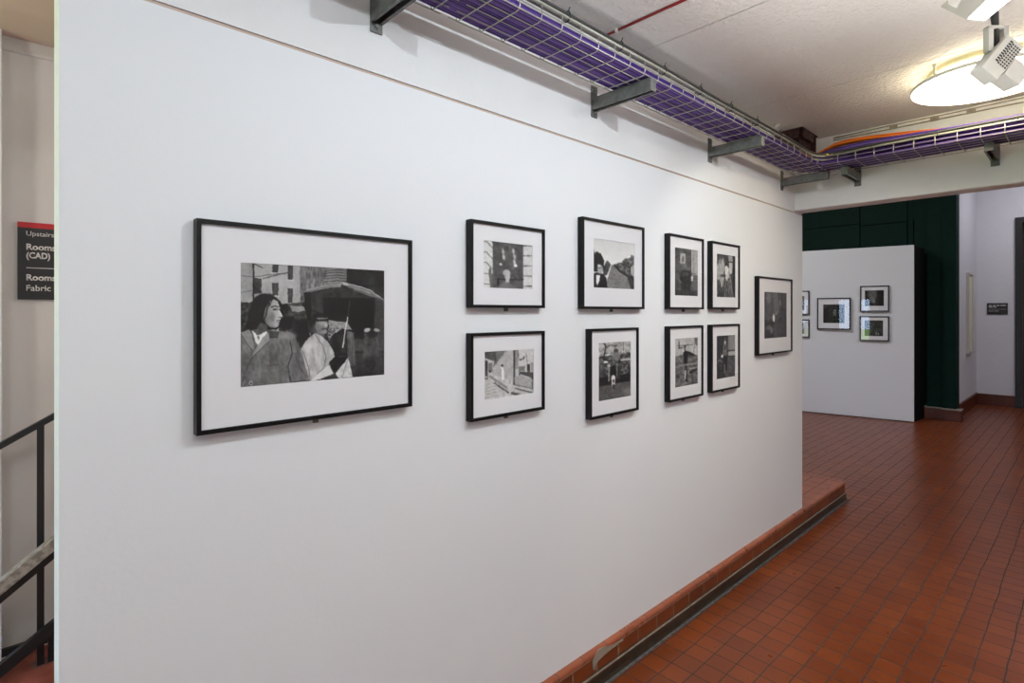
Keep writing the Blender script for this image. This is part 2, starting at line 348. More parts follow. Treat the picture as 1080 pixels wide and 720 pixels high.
def art_big(c):       # street scene: long-haired person in a raincoat, another under an umbrella
    P, L, E, Nz, R = c.poly, c.line, c.ell, c.noise, c.region
    c.c[:] = 0.66; P([(60, 50), (128, 50), (128, 260), (60, 260)], 0.62); Nz(60, 40, 0.03)
    for a in ((222, 60, 250, 105), (298, 62, 320, 138), (220, 155, 250, 215), (296, 182, 320, 252)):
        P([(a[0], a[1]), (a[2], a[1]), (a[2], a[3]), (a[0], a[3])], 0.27); L([(a[0] - 4, a[3] + 3), (a[2] + 4, a[3] + 3)], 4, 0.80); L([(a[0] + 14, a[1]), (a[0] + 14, a[3])], 2, 0.4)
    P([(130, 130), (168, 132), (168, 206), (130, 206)], 0.28)
    L([(129, 50), (129, 250)], 8, 0.16); L([(60, 118), (125, 126), (300, 104)], 3, 0.36); L([(132, 62), (175, 82)], 4, 0.28); L([(60, 205), (125, 190)], 3, 0.42); L([(175, 132), (300, 104)], 4, 0.24)
    P([(356, 60), (486, 68), (486, 200), (356, 270)], 0.46); Nz(7, 30, 0.12, R([(356, 60), (486, 68), (486, 200), (356, 270)])); Nz(16, 16, 0.07, R([(356, 60), (486, 68), (486, 200), (356, 270)]))
    P([(60, 248), (125, 248), (125, 395), (60, 395)], 0.24); Nz(12, 10, 0.15, R([(60, 248), (125, 248), (125, 395), (60, 395)]))
    P([(255, 258), (380, 250), (420, 500), (340, 480), (255, 400)], 0.24); Nz(12, 16, 0.17, R([(255, 258), (400, 250), (410, 480), (340, 480), (255, 400)]))
    P([(308, 266), (372, 270), (392, 292), (320, 296)], 0.60); P([(318, 296), (388, 293), (384, 306), (322, 310)], 0.30)
    E(290, 352, 36, 32, 0.13); E(340, 380, 24, 50, 0.20, soft=.3); E(372, 400, 26, 70, 0.13, soft=.3)
    P([(482, 78), (592, 84), (592, 168), (482, 170)], 0.52)
    for y in (92, 104, 118, 130, 144): L([(478, y + 6), (540, y), (590, y + 6)], 3.5, 0.25)
    P([(585, 80), (780, 88), (780, 260), (640, 190), (585, 165)], 0.19); L([(640, 166), (775, 170)], 5, 0.10)
    # beneath the umbrella; the glass reflection's grey lift and dark rectangle painted in
    P([(378, 200), (565, 165), (780, 245), (780, 680), (396, 680), (410, 420), (378, 280)], 0.24); Nz(60, 50, 0.03, R([(378, 200), (565, 165), (780, 245), (780, 680), (396, 680)]))
    P([(376, 200), (408, 196), (410, 330), (396, 345), (376, 270)], 0.10)
    P([(470, 228), (722, 232), (720, 430), (600, 420), (472, 405)], 0.08); Nz(16, 8, 0.06, R([(500, 300), (715, 305), (715, 345), (500, 335)])); P([(610, 345), (690, 350), (690, 385), (610, 380)], 0.14)
    P([(722, 232), (780, 240), (780, 600), (722, 600)], 0.28); P([(605, 432), (780, 436), (780, 490), (605, 486)], 0.33); L([(600, 497), (780, 494)], 8, 0.13); Nz(20, 60, 0.03)
    P([(668, 400), (742, 398), (758, 515), (662, 515)], 0.32); Nz(10, 40, 0.06, R([(668, 400), (742, 398), (758, 515), (662, 515)])); E(706, 402, 28, 24, 0.22); E(684, 386, 16, 10, 0.72, rot=-20, soft=.5); E(730, 386, 14, 9, 0.68, rot=20, soft=.5)
    # umbrella edge
    P([(372, 202), (396, 184), (470, 168), (536, 166), (562, 152), (556, 174), (480, 184), (400, 200)], 0.60); L([(376, 202), (470, 178), (545, 172)], 2.5, 0.34)
    P([(556, 156), (608, 158), (700, 190), (768, 238), (700, 222), (600, 182)], 0.46); L([(560, 154), (612, 164), (700, 192), (766, 240)], 3.5, 0.74); L([(600, 170), (700, 206)], 3, 0.66); L([(712, 188), (728, 222)], 3, 0.5); L([(568, 160), (590, 166)], 6, 0.8)
    # bag, scarf, shaft
    P([(493, 336), (585, 348), (612, 384), (560, 380), (498, 378)], 0.58); Nz(7, 7, 0.10, R([(493, 336), (585, 348), (612, 384), (498, 378)]))
    P([(496, 376), (562, 378), (520, 410), (500, 434), (490, 410)], 0.50); Nz(7, 6, 0.30, R([(496, 376), (562, 378), (520, 410), (500, 434), (490, 410)]))
    P([(585, 390), (618, 398), (628, 556), (592, 560)], 0.40); Nz(6, 40, 0.06, R([(585, 390), (618, 398), (628, 556), (592, 560)]))
    E(538, 435, 34, 34, 0.20); P([(508, 440), (584, 420), (586, 500), (530, 505)], 0.19)
    L([(598, 245), (590, 330)], 4, 0.34); L([(588, 325), (577, 390), (564, 470)], 5.5, 0.84)
    # second person: glasses and a pale coat
    E(450, 346, 44, 46, 0.15); E(436, 380, 24, 26, 0.30, soft=.4); E(460, 366, 31, 42, 0.50, soft=.25); E(466, 352, 24, 12, 0.62, soft=.8); L([(440, 338), (494, 336)], 9, 0.13); L([(438, 328), (490, 326)], 3, 0.64)
    E(482, 360, 8, 10, 0.70, soft=.6); L([(462, 380), (490, 378)], 5, 0.22); E(474, 394, 16, 9, 0.60, soft=.8); E(440, 372, 8, 12, 0.5, soft=.6); P([(422, 392), (452, 402), (478, 404), (470, 424), (430, 408)], 0.40)
    coat2 = [(360, 478), (396, 424), (426, 402), (450, 408), (492, 440), (522, 492), (524, 522), (500, 548), (520, 596), (450, 626), (402, 634), (388, 570)]
    P(coat2, 0.70); Nz(16, 34, 0.07, R(coat2)); Nz(8, 20, 0.04, R(coat2))
    L([(428, 406), (462, 452), (484, 512), (478, 560)], 4, 0.46); L([(366, 484), (400, 570), (404, 626)], 4, 0.44); L([(400, 440), (420, 500), (430, 560)], 3, 0.56); L([(440, 600), (500, 552)], 4, 0.50); E(400, 470, 16, 34, 0.80, rot=20, soft=.9)
    P([(406, 632), (494, 556), (518, 594), (450, 626)], 0.82)
    P([(498, 546), (530, 508), (560, 498), (588, 500), (590, 520), (560, 552), (518, 592)], 0.15); L([(548, 512), (584, 512)], 4, 0.34)
    cl = [(528, 598), (560, 560), (592, 520), (602, 566), (612, 612), (545, 622)]
    P(cl, 0.78); Nz(10, 16, 0.07, R(cl)); L([(592, 524), (574, 580), (560, 616)], 3, 0.5)
    # first person: raincoat
    coat = [(50, 404), (118, 378), (150, 420), (204, 384), (296, 394), (330, 410), (352, 462), (392, 590), (402, 640), (402, 680), (50, 680)]
    P(coat, 0.46); Nz(22, 60, 0.06, R(coat)); Nz(10, 26, 0.05, R(coat)); E(286, 412, 46, 16, 0.56, soft=.9); E(90, 560, 30, 60, 0.42, soft=.9)
    P([(66, 398), (112, 380), (128, 440), (134, 492), (98, 452)], 0.56); L([(66, 400), (98, 452), (134, 494)], 3, 0.28)
    P([(134, 504), (122, 512), (150, 456), (186, 400), (206, 398), (204, 440)], 0.60); L([(204, 440), (130, 508)], 3, 0.26)
    P([(204, 388), (258, 392), (246, 420), (204, 418)], 0.34); L([(206, 419), (248, 421)], 3, 0.18)
    L([(126, 512), (100, 560), (72, 640)], 3.5, 0.26); L([(66, 560), (110, 660)], 3, 0.34); E(116, 643, 10, 11, 0.72); E(116, 643, 6, 7, 0.40)
    L([(308, 440), (318, 500), (296, 560), (314, 650)], 5, 0.24); L([(330, 500), (356, 560), (384, 610)], 4, 0.34); L([(190, 556), (250, 552)], 3, 0.32); L([(316, 640), (400, 628)], 4, 0.22); L([(240, 440), (262, 540)], 3, 0.40)
    # neck and collar
    P([(140, 350), (190, 348), (220, 374), (206, 392), (170, 408), (146, 408), (126, 388)], 0.36)
    P([(122, 384), (148, 414), (192, 390), (198, 396), (172, 424), (152, 458), (138, 440)], 0.88); P([(144, 414), (160, 414), (154, 436)], 0.50)
    # hair and face
    E(188, 280, 72, 74, 0.10); P([(124, 250), (104, 300), (92, 372), (116, 386), (146, 380), (168, 330), (180, 270)], 0.10); P([(196, 330), (270, 330), (270, 358), (240, 384), (196, 380)], 0.10)
    face = [(202, 246), (228, 234), (248, 244), (256, 276), (258, 292), (269, 316), (262, 325), (261, 338), (254, 346), (249, 364), (236, 373), (212, 370), (190, 352), (176, 332), (184, 290)]
    P(face, 0.60); m = R(face)
    c.put(m*np.clip((c.X - 205)/50, 0, 1), 0.80, 0.75); c.put(m*np.clip((215 - c.X)/34, 0, 1), 0.40, 0.7); c.put(m*np.clip((c.Y - 345)/26, 0, 1), 0.46, 0.6)
    L([(216, 272), (236, 266), (250, 272)], 5, 0.14); E(236, 284, 11, 5, 0.20, soft=.5); E(256, 286, 4, 4, 0.26, soft=.5); E(240, 283, 3, 2, 0.7)
    L([(254, 292), (262, 312)], 3, 0.92); L([(252, 322), (263, 324)], 4, 0.34); L([(244, 338), (260, 337)], 5, 0.30); L([(246, 346), (256, 346)], 3, 0.5); E(240, 360, 12, 7, 0.72, soft=.8); E(218, 320, 15, 22, 0.50, soft=.9)
    L([(206, 236), (200, 270), (190, 312), (180, 336)], 6, 0.10); L([(232, 226), (258, 248), (271, 286), (268, 306)], 8, 0.08); L([(222, 232), (212, 250), (208, 266)], 4, 0.12)
    for a in range(6): L([(130 + a*12, 222 - a*2), (112 + a*9, 300), (104 + a*8, 372)], 2, 0.22)

def art_f2(c):        # nearly bare dark stone wall, hanging lights, pale statue head
    c.c[:] = 0.38; c.noise(60, 60, 0.05); c.noise(9, 9, 0.04)
    L = [(40, 20), (170, 20), (172, 480), (130, 480), (150, 680), (40, 680)]
    c.poly(L, 0.80)
    for y in (58, 200, 335, 478, 612): c.line([(40, y), (95, y), (170, y + 85 if y < 420 else y + 10)], 11, 0.42)
    c.poly([(128, 400), (150, 400), (160, 480), (175, 480), (175, 680), (145, 680), (122, 470)], 0.42)
    c.poly([(572, 80), (700, 80), (700, 700), (572, 700)], 0.78)
    for y in (118, 245, 375, 502, 632): c.line([(572, y), (700, y)], 13, 0.36)
    c.noise(16, 16, 0.04)
    for x, y in ((310, 190), (318, 262), (445, 185), (458, 255), (458, 325)): c.ell(x, y, 15, 34, 0.78, rot=-8, soft=0.7)
    c.ell(280, 355, 18, 16, 0.85, soft=0.6); c.ell(470, 372, 22, 18, 0.98, soft=0.6); c.ell(440, 402, 9, 9, 0.6, soft=0.6)
    c.line([(310, 140), (312, 240)], 5, 0.6); c.line([(448, 140), (456, 300)], 5, 0.6)
    c.line([(240, 545), (572, 552)], 10, 0.08); c.poly([(235, 540), (262, 540), (258, 632), (232, 632)], 0.06)
    c.poly([(340, 560), (395, 560), (400, 610), (470, 650), (520, 672), (572, 690), (250, 690), (262, 630)], 0.48)
    c.ell(358, 468, 50, 44, 0.70, rot=20, soft=0.25); c.ell(366, 510, 34, 60, 0.72, soft=0.2); c.poly([(340, 520), (396, 520), (384, 585), (345, 590)], 0.74)
    c.line([(340, 470), (345, 540)], 4, 0.55)

def art_f4(c):        # sunny square, long building wall, figure by the wall
    c.c[:] = 0.76; c.poly([(50, 80), (185, 80), (185, 205), (50, 165)], 0.36); c.poly([(185, 70), (340, 70), (170, 290), (185, 205)], 0.48)
    c.line([(200, 80), (205, 225)], 20, 0.34); c.poly([(60, 200), (106, 200), (108, 430), (60, 430)], 0.32); c.ell(84, 402, 14, 14, 0.75)
    c.poly([(112, 225), (165, 225), (160, 340), (112, 340)], 0.50); c.ell(130, 330, 14, 14, 0.2)
    c.poly([(170, 290), (335, 75), (430, 70), (432, 500), (320, 410), (170, 380)], 0.70); c.noise(20, 60, 0.04)
    c.poly([(130, 370), (380, 540), (370, 570), (120, 400)], 0.56)
    for i in range(9): c.ell(195 + i*21, 478 + i*14.5, 13, 11, 0.28)
    for i in range(6): c.line([(60, 510 + i*36), (230, 455 + i*42)], 9, 0.62)
    c.ell(288, 258, 15, 17, 0.22); c.poly([(275, 275), (305, 275), (314, 440), (280, 440)], 0.92); c.line([(272, 300), (270, 430)], 6, 0.5)
    c.poly([(430, 60), (452, 60), (448, 500), (424, 500)], 0.30); c.poly([(452, 60), (490, 60), (492, 300), (452, 300)], 0.60); c.line([(482, 60), (500, 180)], 7, 0.3)
    c.poly([(500, 60), (680, 40), (680, 340), (500, 340)], 0.78); c.line([(505, 185), (560, 165), (565, 140)], 14, 0.3)
    c.poly([(500, 265), (575, 260), (575, 320), (500, 330)], 0.5); c.poly([(598, 235), (635, 235), (635, 330), (598, 330)], 0.28); c.line([(590, 110), (605, 235)], 10, 0.55)
    c.poly([(645, 215), (680, 210), (680, 330), (645, 335)], 0.62)
    c.poly([(500, 330), (680, 340), (680, 440), (620, 400), (500, 360)], 0.34); c.line([(500, 365), (515, 440)], 12, 0.3)
    c.poly([(440, 400), (520, 375), (670, 440), (670, 545), (450, 490)], 0.66); c.line([(668, 350), (668, 560)], 9, 0.2)
    c.line([(450, 498), (665, 552)], 9, 0.3); c.line([(455, 545), (560, 575), (660, 605)], 16, 0.32); c.poly([(390, 585), (520, 610), (480, 635), (400, 620)], 0.32)
    c.poly([(370, 430), (420, 440), (400, 600), (350, 540)], 0.78); c.line([(385, 430), (385, 480)], 8, 0.5); c.noise(12, 12, 0.04)

def art_f3(c):        # long empty street, person in a dark jacket at the left
    c.c[:] = 0.78; c.put(np.clip((c.Y - 50)/300, 0, 1), 0.86, 0.8)
    c.poly([(280, 372), (312, 372), (560, 600), (560, 700), (180, 700)], 0.50); c.noise(24, 12, 0.06, c.region([(280, 372), (312, 372), (560, 600), (560, 700), (180, 700)]))
    c.poly([(30, 170), (60, 180), (64, 240), (90, 205), (140, 230), (168, 280), (185, 330), (180, 460), (30, 460)], 0.12)
    c.poly([(215, 330), (232, 320), (270, 372), (222, 500), (170, 520), (180, 400)], 0.30); c.noise(12, 16, 0.14, c.region([(215, 330), (270, 372), (222, 500), (170, 520)]))
    c.poly([(300, 370), (345, 358), (400, 340), (440, 300), (500, 290), (530, 250), (560, 262), (560, 560), (480, 520), (380, 440)], 0.34)
    c.noise(15, 15, 0.26, c.region([(300, 370), (345, 358), (440, 300), (530, 250), (560, 262), (560, 540), (380, 440)]))
    c.line([(310, 380), (400, 465), (560, 560)], 20, 0.10); c.poly([(520, 400), (560, 380), (560, 520), (525, 500)], 0.66)
    c.poly([(470, 500), (560, 560), (560, 690), (520, 690)], 0.26)
    c.poly([(30, 490), (80, 470), (150, 470), (215, 540), (228, 700), (30, 700)], 0.07); c.poly([(88, 500), (140, 500), (125, 570), (100, 640), (85, 590)], 0.90)
    c.ell(140, 400, 46, 50, 0.14); c.ell(136, 430, 36, 58, 0.66, soft=0.2); c.ell(122, 412, 9, 6, 0.2); c.ell(150, 412, 9, 6, 0.2); c.ell(120, 385, 16, 14, 0.8)
    c.line([(122, 455), (152, 453)], 6, 0.3); c.line([(137, 410), (137, 436)], 5, 0.5)

def art_f5(c):        # winter park: bare tree, couple behind a dog on a path
    c.c[:] = 0.66; c.noise(30, 40, 0.10); c.noise(10, 14, 0.10)
    c.poly([(30, 190), (410, 150), (410, 480), (30, 520)], 0.36); c.noise(18, 16, 0.20, c.region([(30, 150), (410, 130), (410, 470), (30, 510)]))
    c.line([(105, 250), (100, 170), (120, 90), (105, 40)], 14, 0.16); c.line([(115, 100), (160, 60), (240, 70)], 8, 0.24); c.line([(112, 60), (180, 75), (250, 90)], 5, 0.3); c.line([(120, 80), (60, 130)], 5, 0.3)
    c.line([(315, 40), (312, 190)], 4, 0.4); c.ell(120, 250, 26, 12, 0.85); c.poly([(285, 225), (410, 220), (410, 236), (285, 242)], 0.75)
    c.poly([(40, 420), (410, 380), (410, 470), (40, 520)], 0.12)
    c.poly([(30, 520), (410, 465), (410, 720), (30, 720)], 0.38); c.noise(20, 18, 0.05, c.region([(30, 520), (410, 465), (410, 720), (30, 720)])); c.ell(370, 580, 60, 40, 0.5, soft=1)
    c.ell(235, 180, 42, 62, 0.50, soft=.4); c.ell(232, 125, 24, 24, 0.30, soft=.4); c.poly([(190, 210), (205, 200), (215, 440), (195, 440)], 0.45)
    c.ell(198, 360, 34, 70, 0.10); c.ell(260, 370, 30, 80, 0.28, soft=.4); c.line([(245, 270), (240, 440)], 6, 0.6)
    c.ell(152, 292, 15, 20, 0.72); c.line([(155, 315), (153, 460)], 15, 0.60)
    c.ell(203, 420, 22, 22, 0.82); c.poly([(182, 430), (224, 430), (222, 510), (182, 500)], 0.82); c.ell(206, 462, 12, 20, 0.35); c.line([(208, 500), (210, 545)], 10, 0.1); c.line([(190, 500), (190, 520)], 8, 0.7)

def art_f6(c):        # person standing before a panelled wall hung with a small picture
    c.c[:] = 0.36; c.noise(200, 12, 0.06); c.noise(24, 24, 0.04)
    for y in range(80, 360, 32): c.line([(40, y), (250, y + 12)], 3, 0.46)
    c.poly([(250, 70), (345, 85), (345, 400), (250, 380)], 0.64); c.line([(285, 90), (285, 380)], 6, 0.52); c.line([(250, 80), (250, 380)], 6, 0.25)
    c.poly([(118, 130), (182, 132), (182, 262), (118, 262)], 0.68); c.ell(150, 210, 18, 40, 0.42)
    c.line([(40, 368), (130, 372)], 5, 0.2); c.poly([(110, 440), (130, 350), (240, 350), (262, 440), (236, 650), (140, 650)], 0.22)
    c.ell(180, 300, 26, 34, 0.44, soft=.5); c.ell(178, 395, 46, 22, 0.34, soft=.5); c.line([(130, 450), (245, 450)], 7, 0.16)
    c.line([(262, 405), (345, 400)], 12, 0.62); c.poly([(262, 430), (345, 434), (345, 600), (262, 600)], 0.40); c.ell(264, 436, 16, 12, 0.86); c.ell(264, 468, 12, 14, 0.78)
    c.ell(75, 520, 32, 50, 0.32); c.line([(105, 470), (135, 505)], 10, 0.5); c.poly([(40, 600), (345, 600), (345, 700), (40, 700)], 0.27); c.noise(16, 16, 0.05)

def art_f7(c):        # close group of pale sleeves and faces
    c.c[:] = 0.28; c.noise(50, 60, 0.06)
    c.poly([(60, 230), (100, 150), (150, 110), (170, 200), (165, 430), (110, 420), (62, 430)], 0.66); c.ell(115, 110, 34, 44, 0.34); c.ell(110, 160, 24, 40, 0.56, soft=.4)
    c.poly([(175, 240), (205, 220), (235, 260), (232, 400), (205, 445), (180, 400)], 0.82)
    c.poly([(225, 80), (290, 85), (290, 160), (225, 160)], 0.62); c.line([(228, 165), (290, 170)], 10, 0.25); c.poly([(235, 180), (290, 180), (280, 330), (240, 360)], 0.74)
    c.poly([(290, 70), (330, 80), (330, 700), (300, 700)], 0.08)
    c.ell(150, 370, 40, 20, 0.30, soft=.5); c.poly([(100, 420), (160, 400), (150, 500), (128, 555)], 0.68)
    for x in (175, 200, 232, 255, 275): c.line([(x - 10, 430), (x, 690)], 9, 0.55)
    c.line([(60, 600), (105, 690)], 7, 0.6); c.line([(245, 370), (300, 690)], 7, 0.72); c.noise(18, 40, 0.08)

def art_f8(c):        # dark figure crossing a muddy yard
    c.c[:] = 0.70; c.noise(30, 30, 0.05)
    c.poly([(30, 285), (170, 250), (370, 265), (370, 720), (30, 720)], 0.44); c.noise(30, 22, 0.12, c.region([(30, 285), (370, 265), (370, 720), (30, 720)]))
    c.line([(108, 80), (110, 160)], 13, 0.22); c.line([(85, 135), (290, 125)], 8, 0.4); c.line([(105, 165), (150, 165)], 18, 0.18); c.poly([(310, 30), (365, 30), (365, 150), (320, 110)], 0.42); c.line([(320, 90), (300, 250)], 10, 0.55)
    c.poly([(165, 240), (185, 200), (225, 210), (280, 230), (350, 275), (230, 262), (215, 380), (175, 380)], 0.12)
    c.ell(185, 165, 17, 34, 0.45, soft=.4); c.ell(187, 140, 14, 12, 0.22)
    c.line([(170, 230), (178, 390)], 12, 0.24); c.poly([(180, 380), (222, 380), (222, 600), (195, 620)], 0.26); c.line([(195, 470), (192, 580)], 13, 0.82); c.ell(210, 605, 16, 14, 0.1)
    c.line([(60, 425), (200, 390), (350, 375)], 14, 0.60); c.line([(260, 500), (340, 455)], 30, 0.13); c.line([(255, 445), (340, 428)], 7, 0.75); c.line([(275, 520), (300, 640)], 10, 0.2)
    c.ell(90, 555, 26, 20, 0.25, soft=.6); c.noise(10, 10, 0.05)

def art_f9(c):        # figure with a motorbike on rough ground beside a curtained window
    c.c[:] = 0.24; c.noise(24, 24, 0.06); c.poly([(220, 40), (330, 40), (330, 265), (220, 265)], 0.55); c.noise(14, 200, 0.06, c.region([(220, 40), (330, 40), (330, 265), (220, 265)]))
    c.line([(225, 268), (330, 266)], 12, 0.15); c.poly([(225, 285), (330, 280), (330, 345), (225, 350)], 0.70); c.line([(222, 358), (320, 352)], 9, 0.1)
    c.poly([(180, 365), (330, 360), (330, 660), (180, 670)], 0.36); c.noise(14, 14, 0.09, c.region([(180, 365), (330, 360), (330, 700), (50, 700), (50, 480)]))
    c.poly([(150, 290), (165, 140), (188, 130), (200, 180), (205, 290)], 0.52); c.ell(178, 150, 14, 22, 0.8, soft=.4); c.line([(175, 90), (178, 130)], 9, 0.55); c.ell(180, 230, 12, 40, 0.25, soft=.5)
    c.ell(180, 318, 40, 28, 0.46, soft=.4); c.ell(138, 352, 18, 22, 0.93, soft=.3); c.line([(75, 430), (90, 405), (115, 405), (130, 440)], 10, 0.75); c.ell(120, 530, 46, 50, 0.10, soft=.2); c.ell(120, 530, 26, 28, 0.26, soft=.3)
    c.poly([(150, 360), (215, 360), (210, 560), (160, 560)], 0.11); c.line([(172, 470), (172, 600)], 12, 0.62); c.line([(100, 490), (170, 490)], 8, 0.5)

def art_f10(c):       # figure in white on a grey steep lane between walls
    c.c[:] = 0.32; c.noise(40, 60, 0.06)
    c.poly([(50, 40), (165, 45), (170, 450), (50, 440)], 0.36); c.ell(115, 130, 30, 70, 0.50, soft=.9); c.line([(70, 60), (80, 300)], 14, 0.26)
    c.poly([(165, 50), (240, 50), (255, 330), (190, 350)], 0.44); c.poly([(240, 55), (360, 60), (360, 290), (270, 270), (250, 160)], 0.30)
    c.line([(300, 60), (285, 200), (290, 260), (330, 290)], 11, 0.16); c.ell(270, 200, 12, 50, 0.5, soft=.6)
    c.poly([(265, 280), (360, 300), (360, 660), (280, 660)], 0.26); c.line([(265, 282), (360, 296)], 8, 0.12); c.line([(335, 310), (345, 650)], 12, 0.14)
    c.poly([(60, 430), (185, 440), (185, 670), (60, 670)], 0.20); c.noise(16, 22, 0.12, c.region([(50, 380), (190, 400), (180, 670), (50, 670)]))
    c.ell(120, 530, 40, 34, 0.44, soft=.7); c.ell(155, 570, 20, 44, 0.48, soft=.6)
    c.ell(184, 400, 15, 52, 0.95, soft=.3); c.ell(182, 350, 9, 12, 0.6); c.ell(212, 340, 12, 22, 0.66, soft=.5); c.line([(205, 325), (205, 380)], 7, 0.14); c.ell(268, 430, 22, 34, 0.14, soft=.6); c.noise(10, 10, 0.04)

def art_dark(c):      # generic dark print used where the photograph shows only black shapes
    c.c[:] = 0.10; c.noise(60, 50, 0.08); c.noise(22, 18, 0.07)
def art_A(c):
    art_dark(c); c.ell(370, 355, 28, 60, 0.42, soft=.4); c.ell(370, 320, 14, 14, 0.55, soft=.4); c.poly([(180, 200), (330, 200), (240, 260), (180, 290)], 0.28)
    c.noise(24, 20, 0.09)
def art_B(c):
    art_dark(c); c.poly([(235, 175), (440, 175), (440, 300), (400, 460), (330, 460), (235, 300)], 0.34); c.noise(30, 30, 0.06); c.poly([(470, 200), (600, 200), (600, 420), (470, 420)], 0.14)
    c.ell(425, 380, 26, 26, 0.04); c.ell(370, 400, 30, 60, 0.45, soft=.5); c.poly([(170, 460), (610, 450), (610, 530), (170, 530)], 0.05)
def art_C(c):
    c.c[:] = 0.22; c.noise(30, 20, 0.04); c.line([(300, 165), (600, 165)], 22, 0.10)
    for x in (370, 410, 470, 510): c.ell(x, 330, 24, 46, 0.04); c.poly([(x - 18, 350), (x + 18, 350), (x + 10, 520), (x - 12, 520)], 0.05)
    c.ell(430, 460, 14, 40, 0.5, soft=.6); c.ell(480, 470, 12, 30, 0.6, soft=.6)
def art_D(c):
    c.c[:] = 0.45; c.noise(8, 40, 0.10); c.line([(35, 130), (35, 330)], 18, 0.2)

def srgb2lin(a): a = np.clip(a, 0, 1); return np.where(a <= 0.04045, a/12.92, ((a + 0.055)/1.055)**2.4)

def print_mesh(name, x0, x1, z0, z1, y, fn, view, nx, ny, plane_px, tint=(1, 1, 1)):
    # view = (left, top-left y, bottom-left y, right, top-right y, bottom-right y), crop origin and scale of the study it was drawn from
    (px0, ta, ba, px1, tb, bb), (ox, oy, sc) = view
    u, v = np.meshgrid(np.linspace(0, 1, nx + 1), np.linspace(0, 1, ny + 1))
    if plane_px is not None:
        i0, i1 = 1/(plane_px - px0), 1/(plane_px - px1); px = plane_px - 1/(i0 + (i1 - i0)*u)
    else: px = px0 + (px1 - px0)*u
    t = (px - px0)/(px1 - px0); top = ta + (tb - ta)*t; bot = ba + (bb - ba)*t; py = top + (bot - top)*v
    c = Canvas((px - ox)*sc, (py - oy)*sc, 0.5); c.warp(1.8, 26); c.warp(1.2, 9); fn(c)
    big = c.X.max() - c.X.min()
    k_ = np.clip(1.15 - c.c, 0.25, 1); c.noise(big/20, big/20, 0.022, k_); c.noise(big/40, big/40, 0.035, k_); c.noise(big/80, big/80, 0.045, k_)
    q = np.pad(c.c, 1, mode='edge'); c.c = (q[1:-1, 1:-1]*4 + q[:-2, 1:-1] + q[2:, 1:-1] + q[1:-1, :-2] + q[1:-1, 2:])/8
    c.c = 0.49 + (c.c - 0.50)*1.22
    c.c = np.clip(c.c + RNG.randn(*c.c.shape)*0.012, 0.035, 0.95)
    lin = srgb2lin(c.c).ravel()
    X = x0 + (x1 - x0)*u.ravel(); Z = z1 + (z0 - z1)*v.ravel()
    vs = [(a, y, b) for a, b in zip(X, Z)]
    W = nx + 1
    fs = [(j*W + i, (j + 1)*W + i, (j + 1)*W + i + 1, j*W + i + 1) for j in range(ny) for i in range(nx)]
    me = bpy.data.meshes.new(name); me.from_pydata(vs, [], fs); me.materials.append(M['ink'])
    at = me.color_attributes.new('ink', 'FLOAT_COLOR', 'POINT')
    arr = np.ones((len(vs), 4), np.float32)
    for k in range(3): arr[:, k] = lin*tint[k]
    at.data.foreach_set('color', arr.ravel())
    o = bpy.data.objects.new(name, me); COL.objects.link(o); return o

def picture(label, W, H, pw, ph, cx, cz, loc, rz, fn, view, res=(70, 70), plane_px=VX, tint=(1, 1, 1), fw=0.011, dep=0.030, bracket=True, tilt=0.0, group=None, gz=None):
    """framed print; local x runs right, y into the wall, z up, origin at the bottom edge on the wall"""
    r = empty('framed_photograph', loc, rz, label, 'framed photograph', group)
    f = MB(); h = W/2
    def side(p, q, inw):       # mitred moulding: outer edge p-q, inner edge offset
        (x0, z0), (x1, z1) = p, q; (a0, c0), (a1, c1) = inw
        vs = [(x0, -dep, z0), (x1, -dep, z1), (a1, -dep, c1), (a0, -dep, c0), (x0, -0.001, z0), (x1, -0.001, z1), (a1, -0.001, c1), (a0, -0.001, c0)]
        f.add(vs, [(0,1,2,3),(4,7,6,5),(0,4,5,1),(1,5,6,2),(2,6,7,3),(3,7,4,0)])
    o = [(-h, 0), (h, 0), (h, H), (-h, H)]; i_ = [(-h + fw, fw), (h - fw, fw), (h - fw, H - fw), (-h + fw, H - fw)]
    for k in range(4): side(o[k], o[(k + 1) % 4], (i_[k], i_[(k + 1) % 4]))
    f.build('frame', M['frame'], r)
    m = MB(); ym = -dep + 0.008; a, b, c_, d = cx - pw/2, cx + pw/2, cz - ph/2, cz + ph/2; L_, R_, B_, T_ = -h + fw, h - fw, fw, H - fw
    for (p, q) in (((L_, B_), (a, T_)), ((b, B_), (R_, T_)), ((a, B_), (b, c_)), ((a, d), (b, T_))):
        m.box((p[0], ym, p[1]), (q[0], ym + 0.0025, q[1]))
    m.build('mount', M['mount'], r)
    p = print_mesh('print', a - 0.001, b + 0.001, c_ - 0.001, d + 0.001, ym + 0.0022, fn, view, res[0], res[1], plane_px, tint); p.parent = r
    MB().box((L_, -dep + 0.003, B_), (R_, -dep + 0.005, T_)).build('glass', M['glass'], r)
    if bracket:
        s = MB(); s.box((-0.007, -0.010, -0.013), (0.007, -0.0005, -0.0005)); s.lathe((0, -0.010, -0.008), [(0.003, 0), (0.003, 0.002)], 8, (0, -1, 0))
        s.build('security_bracket', M['steel'], r)
    return r

G1 = 'framed photographs along the white gallery wall'
